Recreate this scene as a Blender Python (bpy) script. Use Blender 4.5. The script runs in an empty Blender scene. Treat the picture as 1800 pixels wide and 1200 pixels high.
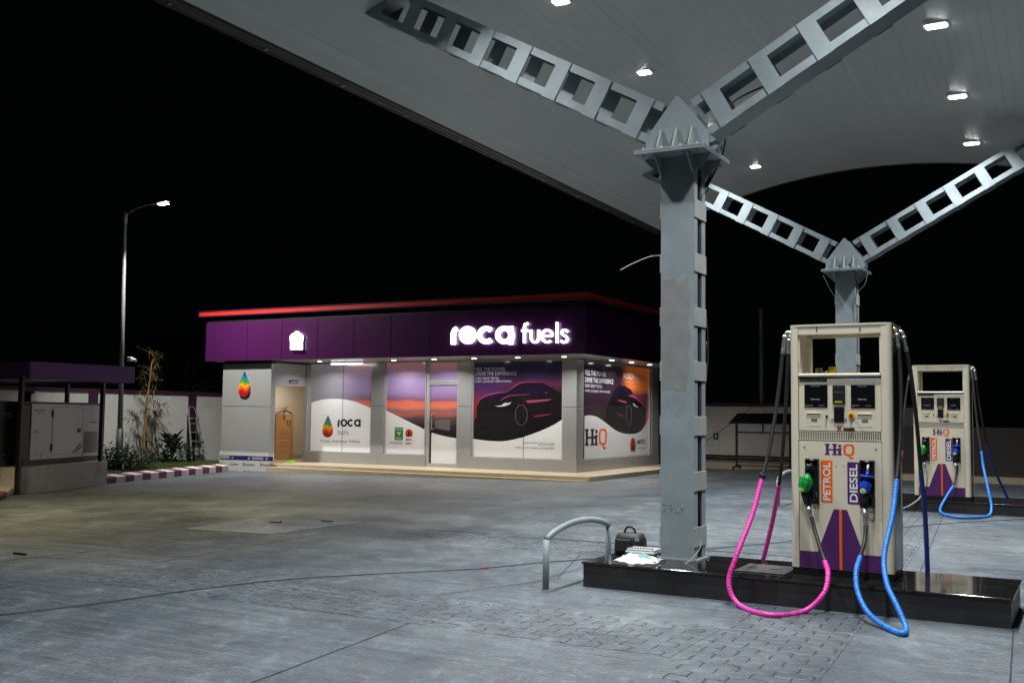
import bpy, math, random
from mathutils import Vector, Matrix
random.seed(7)
R_ = math.radians
S = bpy.context.scene
COL = S.collection
# ------------------------------------------------------------------ camera
F_PX = 1835.8
CR = ((0.87358821, 0.48653557, 0.01125965), (-0.0239078, 0.06601252, -0.99753234), (-0.48607824, 0.8711633, 0.06929975))
EYE = (0.0, 0.0, 1.70)
def at(px, py, ax, val):
    """surveying helper: where the sight line through a point of the picture meets the plane axis = val"""
    c = (px-900.0, py-600.0, F_PX)
    d = [sum(CR[r][k]*c[r] for r in range(3)) for k in range(3)]
    t = (val-EYE[ax])/d[ax]
    return Vector([EYE[k]+d[k]*t for k in range(3)])
cam = bpy.data.cameras.new('camera'); co = bpy.data.objects.new('camera', cam); COL.objects.link(co)
m = Matrix(((CR[0][0], -CR[1][0], -CR[2][0], 0), (CR[0][1], -CR[1][1], -CR[2][1], 0), (CR[0][2], -CR[1][2], -CR[2][2], 1.70), (0, 0, 0, 1)))
co.matrix_world = m
cam.sensor_width = 36; cam.lens = 36*F_PX/1800; cam.clip_end = 2000; cam.clip_start = .05
S.camera = co
# ------------------------------------------------------------------ night sky
w = bpy.data.worlds.new("World"); S.world = w; w.use_nodes = True
bg = w.node_tree.nodes['Background']
bg.inputs['Color'].default_value = (.55, .8, .75, 1); bg.inputs['Strength'].default_value = .0008
S.view_settings.view_transform = 'Standard'; S.view_settings.look = 'None'
S.view_settings.exposure = 0.3; S.view_settings.gamma = 1
S.cycles.max_bounces = 8; S.cycles.sample_clamp_indirect = 4
LAMP_W = 132.0

# ------------------------------------------------------------------ materials
def mat(name, col, rough=.5, metal=0., bump=0., bscale=60., var=0., vscale=3., coat=0., emit=None, estr=0., spec=.5, stretch=None, dirt=0., dscale=1.2, dcol=(.05, .045, .04)):
    M = bpy.data.materials.new(name); M.use_nodes = True
    nt = M.node_tree; b = nt.nodes['Principled BSDF']
    b.inputs['Base Color'].default_value = (*col, 1); b.inputs['Roughness'].default_value = rough
    b.inputs['Metallic'].default_value = metal; b.inputs['Coat Weight'].default_value = coat
    b.inputs['Specular IOR Level'].default_value = spec
    if emit:
        b.inputs['Emission Color'].default_value = (*emit, 1); b.inputs['Emission Strength'].default_value = estr
    tc = nt.nodes.new('ShaderNodeTexCoord'); src = tc.outputs['Object']
    if stretch:
        mp = nt.nodes.new('ShaderNodeMapping'); mp.inputs['Scale'].default_value = stretch
        nt.links.new(src, mp.inputs['Vector']); src = mp.outputs['Vector']
    last = None
    if var > 0:
        n = nt.nodes.new('ShaderNodeTexNoise'); n.inputs['Scale'].default_value = vscale; n.inputs['Detail'].default_value = 6; n.inputs['Roughness'].default_value = .65
        nt.links.new(src, n.inputs['Vector'])
        r = nt.nodes.new('ShaderNodeMapRange'); r.inputs['From Min'].default_value = .3; r.inputs['From Max'].default_value = .7
        r.inputs['To Min'].default_value = 1-var; r.inputs['To Max'].default_value = 1+var
        nt.links.new(n.outputs['Fac'], r.inputs['Value'])
        vm = nt.nodes.new('ShaderNodeVectorMath'); vm.operation = 'SCALE'; vm.inputs[0].default_value = col
        nt.links.new(r.outputs['Result'], vm.inputs['Scale'])
        last = vm.outputs['Vector']
        rr = nt.nodes.new('ShaderNodeMapRange'); rr.inputs['To Min'].default_value = max(0.02, rough*(1-var)); rr.inputs['To Max'].default_value = min(1, rough*(1+var))
        nt.links.new(n.outputs['Fac'], rr.inputs['Value']); nt.links.new(rr.outputs['Result'], b.inputs['Roughness'])
    if dirt > 0:
        n2 = nt.nodes.new('ShaderNodeTexNoise'); n2.inputs['Scale'].default_value = dscale; n2.inputs['Detail'].default_value = 8; n2.inputs['Roughness'].default_value = .7
        nt.links.new(src, n2.inputs['Vector'])
        r2 = nt.nodes.new('ShaderNodeMapRange'); r2.inputs['From Min'].default_value = .52; r2.inputs['From Max'].default_value = .75; r2.inputs['To Max'].default_value = dirt
        nt.links.new(n2.outputs['Fac'], r2.inputs['Value'])
        mx = nt.nodes.new('ShaderNodeMix'); mx.data_type = 'RGBA'
        nt.links.new(r2.outputs['Result'], mx.inputs['Factor'])
        if last: nt.links.new(last, mx.inputs[6])
        else: mx.inputs[6].default_value = (*col, 1)
        mx.inputs[7].default_value = (*dcol, 1); last = mx.outputs[2]
    if last: nt.links.new(last, b.inputs['Base Color'])
    if bump > 0:
        nb = nt.nodes.new('ShaderNodeTexNoise'); nb.inputs['Scale'].default_value = bscale; nb.inputs['Detail'].default_value = 5
        nt.links.new(src, nb.inputs['Vector'])
        bp = nt.nodes.new('ShaderNodeBump'); bp.inputs['Strength'].default_value = bump; bp.inputs['Distance'].default_value = .01
        nt.links.new(nb.outputs['Fac'], bp.inputs['Height']); nt.links.new(bp.outputs['Normal'], b.inputs['Normal'])
    return M
M = {}
M['steel'] = mat('painted_steel', (.235, .275, .285), .42, 0, .08, 35, .14, 2.5, dirt=.8, dscale=2.2, dcol=(.165, .172, .17))
M['steel_d'] = mat('painted_steel_light', (.30, .32, .305), .45, 0, .08, 50, .1, 5)
M['soffit'] = mat('soffit_panel', (.54, .55, .54), .36, 0, .03, 3, .05, .7)
M['soffit_b'] = mat('soffit_panel_b', (.525, .54, .53), .35, 0, .03, 3, .06, .7)
M['soffit_c'] = mat('soffit_panel_c', (.55, .56, .55), .38, 0, .03, 3, .06, .7)
M['roofskin'] = mat('roof_sheet', (.03, .03, .03), .5, .3)
M['dark'] = mat('dark_metal', (.015, .015, .016), .4, .2, .05, 80)
M['black'] = mat('black_plastic', (.012, .012, .013), .38, 0, .05, 120, .1)
M['rubber'] = mat('hose_rubber', (.018, .017, .016), .5, 0, .1, 150, .25, 9)
M['granite'] = mat('black_granite', (.014, .013, .013), .06, 0, 0, 60, .35, 4, spec=.6, dirt=.2, dscale=2, dcol=(.06, .055, .05))
M['granite_f'] = mat('black_granite_side', (.022, .021, .021), .42, 0, .03, 60, .35, 3, dirt=.5, dscale=2.5, dcol=(.06, .057, .052))
M['cream'] = mat('cream_paint', (.66, .60, .46), .33, 0, .015, 25, .025, 2, coat=.15)
M['cream_d'] = mat('cream_panel', (.65, .59, .45), .38, 0, .01, 25, .025, 2)
M['steel_side'] = mat('brushed_side_panel', (.16, .17, .17), .22, .85, .02, 12, .1, 2)
M['screen'] = mat('display_glass', (.006, .007, .009), .12, 0)
M['white'] = mat('white_print', (.75, .75, .73), .4)
M['offwhite'] = mat('offwhite_print', (.5, .5, .49), .5)
M['purple'] = mat('purple_vinyl', (.085, .018, .12), .35, 0, 0, 60, .05)
M['orange'] = mat('orange_vinyl', (.85, .13, .01), .35)
M['pink'] = mat('pink_wrap', (.82, .05, .40), .36, 0, .03, 80, .05)
M['blue'] = mat('blue_wrap', (.02, .20, .68), .36, 0, .03, 80, .05)
M['dblue'] = mat('dark_blue_wrap', (.012, .04, .26), .4, 0, .03, 80, .05)
M['green'] = mat('green_nozzle', (.015, .33, .05), .3, 0, .02, 80, .08)
M['bluen'] = mat('blue_nozzle', (.01, .06, .55), .3, 0, .02, 80, .08)
M['pole'] = mat('pole_paint', (.3, .3, .3), .5, .2, .05, 60, .15, 20)
M['sleeve'] = mat('pole_sleeve_paint', (.07, .08, .075), .6, 0, .1, 60, .15, 20)
M['primer'] = mat('grey_primer_patch', (.205, .21, .205), .55, 0, .08, 30, .12, 6)
M['brass'] = mat('brass', (.55, .38, .12), .3, .9)
M['galv'] = mat('galvanised', (.5, .5, .49), .35, .8, .05, 60, .15, 20)
M['copper'] = mat('copper_elbow', (.55, .33, .24), .35, .7)
M['red'] = mat('red_plastic', (.45, .02, .015), .35)
M['yellow'] = mat('yellow_plastic', (.75, .55, .02), .4)
M['grey_l'] = mat('grey_label', (.3, .3, .3), .5)
M['fascia'] = mat('fascia_purple', (.05, .0065, .055), .30, 0, .01, 1.5, .05, .6, coat=.3)
M['fasc_or'] = mat('fascia_orange', (.46, .022, .004), .35)
M['alu'] = mat('silver_cladding', (.38, .385, .385), .30, .35, .012, 1.2, .04, .8)
M['alu_f'] = mat('aluminium_frame', (.45, .45, .44), .4, .35, 0)
M['tile'] = mat('beige_tile', (.50, .41, .29), .35, 0, .02, 20, .08, 1.5, dirt=.25, dscale=1.5, dcol=(.3, .22, .14))
M['wallwhite'] = mat('boundary_plaster', (.80, .80, .78), .8, 0, .2, 30, .06, .8, dirt=.2, dscale=.7, dcol=(.2, .19, .17))
M['beigewall'] = mat('room_plaster', (.62, .55, .44), .7, 0, .05, 30, .03)
M['pwall'] = mat('purple_wall_paint', (.06, .018, .05), .6, 0, .1, 40, .1)
M['darkwall'] = mat('brown_wall_tiles', (.05, .04, .037), .5, 0, .05, 40, .1)
M['cement'] = mat('cement_plinth', (.62, .62, .60), .8, 0, .35, 12, .12, 1.2, dirt=.4, dscale=2, dcol=(.16, .12, .10))
M['genw'] = mat('generator_white', (.86, .84, .84), .4, 0, .02, 12, .03)
M['kw'] = mat('kerb_white', (.7, .62, .56), .7, 0, .3, 40, .12, 4, dirt=.25, dscale=6, dcol=(.3, .25, .22))
M['kp'] = mat('kerb_purple', (.17, .045, .12), .7, 0, .3, 40, .15, 4)
M['grass_g'] = mat('lawn_soil', (.03, .045, .012), .9, 0, .5, 20, .3, 2)
M['blade'] = mat('grass_blade', (.06, .13, .02), .7, 0, 0, 9, .3, 3)
M['leaf'] = mat('leaf_green', (.016, .036, .014), .5, 0, 0, 9, .35, 4)
M['leaf_n'] = mat('tree_leaf', (.014, .024, .010), .6, 0, 0, 9, .3, 3)
M['roofp'] = mat('shelter_purple', (.24, .11, .34), .35, 0, 0, 60, .05)
M['leaf_y'] = mat('bamboo_leaf', (.09, .085, .035), .6, 0, 0, 9, .3, 4)
M['cane'] = mat('bamboo_cane', (.27, .14, .04), .5, 0, .1, 30, .15, 6)
M['bark'] = mat('bark', (.07, .05, .035), .85, 0, .6, 20, .2)
M['card'] = mat('cardboard', (.50, .26, .10), .75, 0, .1, 40, .06, 3)
M['cardd'] = mat('cardboard_print', (.16, .07, .03), .8)
M['sack'] = mat('cement_sack', (.52, .50, .46), .55, 0, .5, 14, .05, 5)
M['teal'] = mat('teal_print', (.03, .33, .36), .5)
M['film'] = mat('protective_film', (.52, .52, .51), .35, 0, .3, 9, .04)
M['navy'] = mat('navy_print', (.012, .013, .10), .4)
M['ink'] = mat('black_print', (.02, .018, .02), .4, coat=.5)
M['lampem'] = mat('lamp_lens', (.9, .9, .9), .3, emit=(.93, .97, 1), estr=22)
M['streetem'] = mat('street_lamp_lens', (.9, .9, .9), .3, emit=(.95, .98, 1), estr=30)
M['signem'] = mat('lit_sign_face', (.9, .9, .9), .3, emit=(.86, .9, 1), estr=3.5)
M['downem'] = mat('downlight_lens', (.9, .9, .9), .3, emit=(1, .97, .92), estr=11)
M['tubeem'] = mat('tube_light', (.9, .9, .9), .3, emit=(.95, .98, 1), estr=5)
M['wire'] = mat('grey_cable', (.22, .22, .19), .6)
M['cablek'] = mat('black_cable', (.02, .02, .02), .6)
M['chalk'] = mat('chalk', (.38, .41, .41), .9)
M['lime'] = mat('lime_cloth', (.25, .65, .03), .7)
M['plate'] = mat('floor_cover_plate', (.06, .054, .05), .45, .2, .25, 25, .2, 6)

# ------------------------------------------------------------------ mesh builder
class B:
    def __init__(s): s.v = []; s.f = []; s.mi = []; s.sm = []; s.cur = 0; s.smooth = False
    def add(s, vs, fs, mi=None, smooth=None):
        o = len(s.v); s.v += [tuple(v) for v in vs]
        for f in fs:
            s.f.append(tuple(i+o for i in f)); s.mi.append(s.cur if mi is None else mi); s.sm.append(s.smooth if smooth is None else smooth)
        return s
    def box(s, x0, x1, y0, y1, z0, z1, mi=None, bev=0):
        if bev:
            b = bev
            # bevelled box: chamfer along all edges through three nested loops
            def ring(a, z): return [(x0+a, y0+b, z), (x0+b, y0+a, z), (x1-b, y0+a, z), (x1-a, y0+b, z), (x1-a, y1-b, z), (x1-b, y1-a, z), (x0+b, y1-a, z), (x0+a, y1-b, z)]
            rs = [[(x0+b, y0+b, z0), (x0+b, y0+b, z0), (x1-b, y0+b, z0), (x1-b, y0+b, z0), (x1-b, y1-b, z0), (x1-b, y1-b, z0), (x0+b, y1-b, z0), (x0+b, y1-b, z0)], ring(0, z0+b), ring(0, z1-b),
                  [(x0+b, y0+b, z1), (x0+b, y0+b, z1), (x1-b, y0+b, z1), (x1-b, y0+b, z1), (x1-b, y1-b, z1), (x1-b, y1-b, z1), (x0+b, y1-b, z1), (x0+b, y1-b, z1)]]
            vs = [p for r in rs for p in r]; fs = [(7, 5, 3, 1), (25, 27, 29, 31)]
            for k in range(3):
                for i in range(8):
                    j = (i+1) % 8
                    fs.append((k*8+i, k*8+j, k*8+8+j, k*8+8+i))
            return s.add(vs, fs, mi, False)
        vs = [(x0, y0, z0), (x1, y0, z0), (x1, y1, z0), (x0, y1, z0), (x0, y0, z1), (x1, y0, z1), (x1, y1, z1), (x0, y1, z1)]
        return s.add(vs, [(0, 3, 2, 1), (4, 5, 6, 7), (0, 1, 5, 4), (1, 2, 6, 5), (2, 3, 7, 6), (3, 0, 4, 7)], mi)
    def prism(s, poly, fn, d0, d1, mi=None, smooth=False):
        """poly: 2-D outline; fn(a,b,d) -> 3-D; extruded from d0 to d1"""
        n = len(poly)
        vs = [fn(a, b, d0) for a, b in poly]+[fn(a, b, d1) for a, b in poly]
        s.add(vs, [tuple(range(n)), tuple(range(2*n-1, n-1, -1))], mi, False)
        o = len(s.v)-2*n
        for i in range(n):
            j = (i+1) % n; s.f.append((o+i, o+n+i, o+n+j, o+j)); s.mi.append(s.cur if mi is None else mi); s.sm.append(smooth)
        return s
    def tube(s, pts, r, n=10, mi=None, cap=True, smooth=True, flat=None, mis=None):
        """r: radius or list of radii"""
        pts = [Vector(p) for p in pts]; k = len(pts)
        rs = r if isinstance(r, (list, tuple)) else [r]*k
        o = len(s.v); up = None
        for i, p in enumerate(pts):
            t = (pts[min(i+1, k-1)]-pts[max(i-1, 0)])
            t = t.normalized() if t.length > 1e-9 else Vector((0, 0, 1))
            if up is None: up = Vector((0, 0, 1)) if abs(t.z) < .9 else Vector((0, 1, 0))
            a = up-t*up.dot(t)
            if a.length < 1e-4: a = Vector((1, .1, 0))-t*t.x
            a.normalize(); b = t.cross(a); up = a
            for j in range(n):
                th = 2*math.pi*(j+.5)/n
                s.v.append(tuple(p+(a*math.cos(th)+b*math.sin(th))*rs[i]))
        for i in range(k-1):
            for j in range(n):
                jj = (j+1) % n
                s.f.append((o+i*n+j, o+i*n+jj, o+(i+1)*n+jj, o+(i+1)*n+j))
                s.mi.append(mis[i] if mis else (s.cur if mi is None else mi)); s.sm.append(smooth)
        if cap:
            s.f.append(tuple(o+j for j in reversed(range(n)))); s.mi.append(mis[0] if mis else (s.cur if mi is None else mi)); s.sm.append(False)
            s.f.append(tuple(o+(k-1)*n+j for j in range(n))); s.mi.append(mis[-1] if mis else (s.cur if mi is None else mi)); s.sm.append(False)
        return s
    def bar(s, p, q, wd, ht, mi=None, up=(0, 0, 1)):
        p = Vector(p); q = Vector(q); t = (q-p).normalized(); u = Vector(up)
        a = t.cross(u); a.normalize(); b = a.cross(t)
        c = []
        for e in (p, q):
            for sa, sb in ((-1, -1), (1, -1), (1, 1), (-1, 1)): c.append(e+a*sa*wd/2+b*sb*ht/2)
        return s.add(c, [(0, 1, 2, 3), (7, 6, 5, 4), (0, 4, 5, 1), (1, 5, 6, 2), (2, 6, 7, 3), (3, 7, 4, 0)], mi)
    def cyl(s, c, r, h, ax=2, n=20, mi=None, r2=None):
        e = [Vector((1, 0, 0)), Vector((0, 1, 0)), Vector((0, 0, 1))][ax]; c = Vector(c)
        return s.tube([c, c+e*h], [r, r if r2 is None else r2], n, mi)
    def build(s, name, mats, parent=None, origin=(0, 0, 0)):
        me = bpy.data.meshes.new(name)
        ox, oy, oz = origin
        me.from_pydata([(x-ox, y-oy, z-oz) for x, y, z in s.v], [], s.f)
        for m_ in (mats if isinstance(mats, (list, tuple)) else [mats]): me.materials.append(M[m_] if isinstance(m_, str) else m_)
        me.polygons.foreach_set('material_index', s.mi); me.polygons.foreach_set('use_smooth', s.sm)
        me.update()
        o = bpy.data.objects.new(name, me); COL.objects.link(o)
        if parent is not None: o.parent = parent
        else: o.location = origin
        return o
def tag(o, label=None, cat=None, group=None, kind=None):
    if label: o['label'] = label
    if cat: o['category'] = cat
    if group: o['group'] = group
    if kind: o['kind'] = kind
    return o
def thing(name, loc, label, cat, group=None):
    o = bpy.data.objects.new(name, None); COL.objects.link(o); o.location = loc; o.empty_display_size = .2
    return tag(o, label, cat, group)
def copy_tree(o, parent=None):
    c = o.copy(); COL.objects.link(c); c.parent = parent
    for ch in list(o.children): copy_tree(ch, c)
    return c
def spline(pts, n=8):
    pts = [Vector(p) for p in pts]; out = []
    P = [pts[0]*2-pts[1]]+pts+[pts[-1]*2-pts[-2]]
    for i in range(1, len(P)-2):
        for k in range(n):
            t = k/n; a, b, c, d = P[i-1], P[i], P[i+1], P[i+2]
            out.append(.5*((2*b)+(c-a)*t+(2*a-5*b+4*c-d)*t*t+(3*b-a-3*c+d)*t**3))
    out.append(pts[-1]); return out
_tc = {}
def text2d(txt, off=0.0, spacing=1.0):
    key = (txt, off, spacing)
    if key in _tc: return _tc[key]
    cu = bpy.data.curves.new('t', 'FONT'); cu.body = txt; cu.size = 1; cu.offset = off; cu.space_character = spacing; cu.resolution_u = 3
    ob = bpy.data.objects.new('t', cu); COL.objects.link(ob)
    dg = bpy.context.evaluated_depsgraph_get(); dg.update()
    me = bpy.data.meshes.new_from_object(ob.evaluated_get(dg))
    vs = [(v.co.x, v.co.y) for v in me.vertices]; fs = [tuple(p.vertices) for p in me.polygons]
    bpy.data.objects.remove(ob); bpy.data.curves.remove(cu); bpy.data.meshes.remove(me)
    xs = [v[0] for v in vs]; ys = [v[1] for v in vs]
    _tc[key] = (vs, fs, min(xs), max(xs), min(ys), max(ys)); return _tc[key]
def lettering(b, txt, o, rt, up, wd, ht, off=0.0, mi=None, spacing=1.0):
    """flat lettering filling the rectangle o + rt*wd + up*ht; capitals fill the height"""
    vs, fs, x0, x1, y0, y1 = text2d(txt, off, spacing)
    o = Vector(o); rt = Vector(rt).normalized(); up = Vector(up).normalized()
    out = [o+rt*((x-x0)/(x1-x0)*wd)+up*((y-y0)/(y1-y0)*ht) for x, y in vs]
    b.add(out, fs, mi, False)

ORG = {}
def TH(name, loc, label, cat, group=None):
    o = thing(name, loc, label, cat, group); ORG[o.name] = tuple(loc); return o
def PT(b, name, mats, parent, label=None):
    og = ORG[parent.name]; o = b.build(name, mats, parent, og); ORG[o.name] = og
    if label: o['label'] = label
    return o
def sm(t): t = max(0., min(1., t)); return t*t*(3-2*t)
def g(x, y):
    """height of the forecourt: it falls towards the drive on the left and rises a little towards the back"""
    return -.14*min(1.3, max(0, (-x-11)/11))*sm((y-8)/8) + .12*sm((y-11)/8)*sm((x+10)/3)

# ------------------------------------------------------------------ ground
def ground_mat():
    Mt = bpy.data.materials.new('forecourt_concrete'); Mt.use_nodes = True; nt = Mt.node_tree; L = nt.links
    b = nt.nodes['Principled BSDF']; tc = nt.nodes.new('ShaderNodeTexCoord')
    def mp(sc, rot=0):
        n = nt.nodes.new('ShaderNodeMapping'); n.inputs['Scale'].default_value = sc; n.inputs['Rotation'].default_value = (0, 0, rot); L.new(tc.outputs['Object'], n.inputs['Vector']); return n.outputs[0]
    def mpt(sx, sy):
        n = nt.nodes.new('ShaderNodeMapping'); n.vector_type = 'TEXTURE'; n.inputs['Scale'].default_value = (1/sx, 1/sy, 1); n.inputs['Rotation'].default_value = (0, 0, R_(29)); L.new(tc.outputs['Object'], n.inputs['Vector']); return n.outputs[0]
    def noise(vec, sc, det=6, rg=.6):
        n = nt.nodes.new('ShaderNodeTexNoise'); n.inputs['Scale'].default_value = sc; n.inputs['Detail'].default_value = det; n.inputs['Roughness'].default_value = rg; L.new(vec, n.inputs['Vector']); return n.outputs['Fac']
    def mr(v, a, c, d, e):
        n = nt.nodes.new('ShaderNodeMapRange'); n.inputs['From Min'].default_value = a; n.inputs['From Max'].default_value = c; n.inputs['To Min'].default_value = d; n.inputs['To Max'].default_value = e; L.new(v, n.inputs['Value']); return n.outputs[0]
    def mth(op, a, c):
        n = nt.nodes.new('ShaderNodeMath'); n.operation = op
        for i, q in enumerate((a, c)):
            if isinstance(q, (int, float)): n.inputs[i].default_value = q
            else: L.new(q, n.inputs[i])
        return n.outputs[0]
    streak = noise(mp((.35, 4.5, 1), R_(-28)), 1.6, 8, .68)       # broom-finish streaks
    fine = noise(mp((1.2, 22, 1), R_(-28)), 2.2, 5, .7)
    blot = noise(mp((1, 1, 1)), .45, 5, .6)
    speck = noise(mp((1, 1, 1)), 55, 3, .6)
    dust = noise(mpt(1.3, .6), 2.4, 9, .75)
    v = mth('MULTIPLY', mr(streak, .3, .7, .84, 1.16), mr(blot, .3, .7, .8, 1.18))
    v = mth('MULTIPLY', v, mr(speck, .3, .7, .78, 1.22))
    scuff = noise(mpt(3.2, 1.5), 4.2, 12, .8); v = mth('MULTIPLY', v, mr(scuff, .5, .68, .93, 1.5))
    grain = noise(mpt(1.5, .7), 30, 4, .75); v = mth('MULTIPLY', v, mr(grain, .3, .7, .66, 1.34))
    oil = noise(mp((1, 1, 1)), 1.9, 6, .62); v = mth('MULTIPLY', v, mr(oil, .60, .72, 1.0, .62))
    v = mth('MULTIPLY', v, mr(dust, .52, .76, 1.0, 1.7))
    st2 = noise(mp((.9, 13, 1), R_(-27)), 1.7, 7, .75); v = mth('MULTIPLY', v, mr(st2, .32, .68, .78, 1.2))
    pat = noise(mpt(1.2, .55), .9, 8, .72); v = mth('MULTIPLY', v, mr(pat, .3, .7, .62, 1.28))
    # round darker patch with an uneven edge on the slabs by the trench covers
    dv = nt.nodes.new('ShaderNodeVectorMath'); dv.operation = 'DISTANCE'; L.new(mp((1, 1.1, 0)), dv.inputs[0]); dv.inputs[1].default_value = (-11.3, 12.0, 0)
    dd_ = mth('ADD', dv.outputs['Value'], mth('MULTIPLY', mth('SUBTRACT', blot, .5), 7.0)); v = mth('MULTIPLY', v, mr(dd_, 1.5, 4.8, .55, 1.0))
    cm = nt.nodes.new('ShaderNodeMix'); cm.data_type = 'RGBA'; L.new(mr(blot, .35, .65, 0, 1), cm.inputs['Factor'])
    cm.inputs[6].default_value = (.080, .101, .120, 1); cm.inputs[7].default_value = (.116, .131, .138, 1)
    sc = nt.nodes.new('ShaderNodeVectorMath'); sc.operation = 'SCALE'; L.new(cm.outputs[2], sc.inputs[0]); L.new(v, sc.inputs['Scale'])
    L.new(sc.outputs['Vector'], b.inputs['Base Color'])
    rg = mth('ADD', mr(streak, .3, .7, .30, .55), mr(dust, .5, .8, 0, .2)); L.new(rg, b.inputs['Roughness'])
    b.inputs['Specular IOR Level'].default_value = .55
    bp = nt.nodes.new('ShaderNodeBump'); bp.inputs['Strength'].default_value = .55; bp.inputs['Distance'].default_value = .015
    h = mth('ADD', mth('ADD', mth('MULTIPLY', fine, .6), mth('MULTIPLY', st2, 1.6)), mth('ADD', mth('MULTIPLY', speck, .35), mth('MULTIPLY', scuff, .8))); L.new(h, bp.inputs['Height']); L.new(bp.outputs[0], b.inputs['Normal'])
    return Mt
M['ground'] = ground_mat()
M['paver'] = None
M['paver_plain'] = mat('paver_concrete', (.118, .135, .147), .27, 0, .35, 60, .25, 1.3, spec=.55)
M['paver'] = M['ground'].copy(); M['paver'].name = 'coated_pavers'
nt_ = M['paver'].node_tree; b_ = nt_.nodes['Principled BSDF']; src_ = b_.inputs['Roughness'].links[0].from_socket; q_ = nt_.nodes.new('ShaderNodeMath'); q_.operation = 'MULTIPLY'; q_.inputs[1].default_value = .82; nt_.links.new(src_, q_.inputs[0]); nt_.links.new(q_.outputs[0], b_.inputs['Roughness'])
M['groove'] = mat('joint_sand', (.018, .02, .022), .8, 0, .3, 60)
xs = [-400, -200, -100, -60]+[-40+1.5*i for i in range(40)]+[22, 30, 60, 120, 400]
ys = [-200, -60, -20]+[-6+1.2*i for i in range(38)]+[42, 50, 80, 160, 500]
b = B()
vs = [(x, y, g(x, y) if abs(x) < 60 and y < 60 else 0) for y in ys for x in xs]; n = len(xs)
b.add(vs, [(j*n+i, j*n+i+1, (j+1)*n+i+1, (j+1)*n+i) for j in range(len(ys)-1) for i in range(n-1)], smooth=True)
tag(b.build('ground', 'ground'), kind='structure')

# concrete joints (sawn control joints in the slab)
def line_strip(b, p, q, wd, z=.004):
    p = Vector((p[0], p[1], 0)); q = Vector((q[0], q[1], 0)); t = (q-p).normalized(); a = Vector((-t.y, t.x, 0))*wd/2
    k = max(1, int((q-p).length/1.2)); vs = []
    for i in range(k+1):
        c = p.lerp(q, i/k)
        for s_ in (-1, 1):
            e = c+a*s_; vs.append((e.x, e.y, g(e.x, e.y)+z))
    b.add(vs, [(2*i+1, 2*i, 2*i+2, 2*i+3) for i in range(k)])
b = B()
for p, q in [((-.62, 9.5), (-.45, 6.2)), ((-5.45, 8.25), (-4.9, 9.9)), ((-4.95, 9.9), (-5.5, 11.6)), ((-4.9, 7.15), (-4.6, 4.5)), ((-8.9, 4), (-9.15, 7.1)), ((-9.2, 8.3), (-9.5, 11.7)),
             ((-1.62, 11), (-2.35, 20.3)), ((-1.3, 13), (6, 13.1)), ((-9.6, 13), (-9.9, 18)), ((-13.8, 10.2), (-11.8, 10.2))]:
    line_strip(b, p, q, .011)
tag(b.build('concrete_joints', 'groove'), kind='structure')

def trapw(t):
    t %= 1
    return (-1 if t < .34 else -1+(t-.34)/.16*2 if t < .5 else 1 if t < .84 else 1-(t-.84)/.16*2)
def pavers(b, bed, x0, x1, y0, y1, sk):
    """interlocking zig-zag pavers between x0..x1 and y0..y1 (x sheared by sk along y)"""
    Lx, Hy, A = .25, .15, .015
    bv = [(x0+sk*y0, y0), (x1+sk*y0, y0), (x1+sk*y1, y1), (x0+sk*y1, y1)]
    bx0, bx1, by0, by1 = x0+.012, x1-.012, y0+.014, y1-.03
    k = max(1, int((y1-y0)/1.)); mlen = max(1, int((x1-x0)/1.))
    vs = [(bx0+(bx1-bx0)*i/mlen+sk*(by0+(by1-by0)*j/k), by0+(by1-by0)*j/k) for j in range(k+1) for i in range(mlen+1)]
    bed.add([(x, y, g(x, y)+.0012) for x, y in vs], [(j*(mlen+1)+i, j*(mlen+1)+i+1, (j+1)*(mlen+1)+i+1, (j+1)*(mlen+1)+i) for j in range(k) for i in range(mlen)])
    rows = int((y1-y0)/Hy)
    for j in range(rows):
        yb = y0+j*Hy; off = (j % 2)*Lx/2
        i0 = int(math.floor((x0-off)/Lx)); i1 = int(math.ceil((x1-off)/Lx))
        for i in range(i0, i1):
            xa = max(x0, off+i*Lx); xb = min(x1, off+(i+1)*Lx)
            if xb-xa < .03: continue
            br = [0]+[t for t in (.34, .5, .84)]+[1]
            px = [xa]
            for q in range(-1, 3):
                for t in (.34, .5, .84, 1.):
                    X = (math.floor(xa/Lx)+q+t)*Lx
                    if xa+.004 < X < xb-.004: px.append(X)
            px.append(xb); px = sorted(px)
            lo = [(x, yb+A*trapw(x/Lx)) for x in px]; hi = [(x, yb+Hy+A*trapw(x/Lx)) for x in reversed(px)]
            kl = .007 if (i+j) % 2 else -.007; kr = -kl
            poly = lo+[(xb+kr*(xb < x1-.001), yb+Hy*.5)]+hi+[(xa+kl*(xa > x0+.001), yb+Hy*.5)]
            cx = (xa+xb)/2; cy = yb+Hy/2; gap = .0058
            w2 = (xb-xa)/2; tz = random.uniform(-.0005, .0005); tx = random.uniform(-.006, .006); ty = random.uniform(-.008, .008)
            def sh(p, d, z):
                fx = 1-(gap+d)/w2; fy = 1-(gap+d)/(Hy/2)
                X = cx+(p[0]-cx)*fx; Y = cy+(p[1]-cy)*fy; Xs = X+sk*Y
                return (Xs, Y, g(Xs, Y)+z+tz+tx*(X-cx)+ty*(Y-cy))
            n_ = len(poly)
            vs = [sh(p, 0, .0002) for p in poly]+[sh(p, 0, .0028) for p in poly]+[sh(p, .0085, .0062) for p in poly]
            fs = [tuple(range(2*n_, 3*n_))]
            for a in range(n_):
                c = (a+1) % n_
                fs += [(a, c, n_+c, n_+a), (n_+a, n_+c, 2*n_+c, 2*n_+a)]
            b.add(vs, fs)
b = B(); bed = B()
SK = -.056; X0 = -1.20                      # right edge of the lengthways band: x = X0 + SK*y
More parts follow.
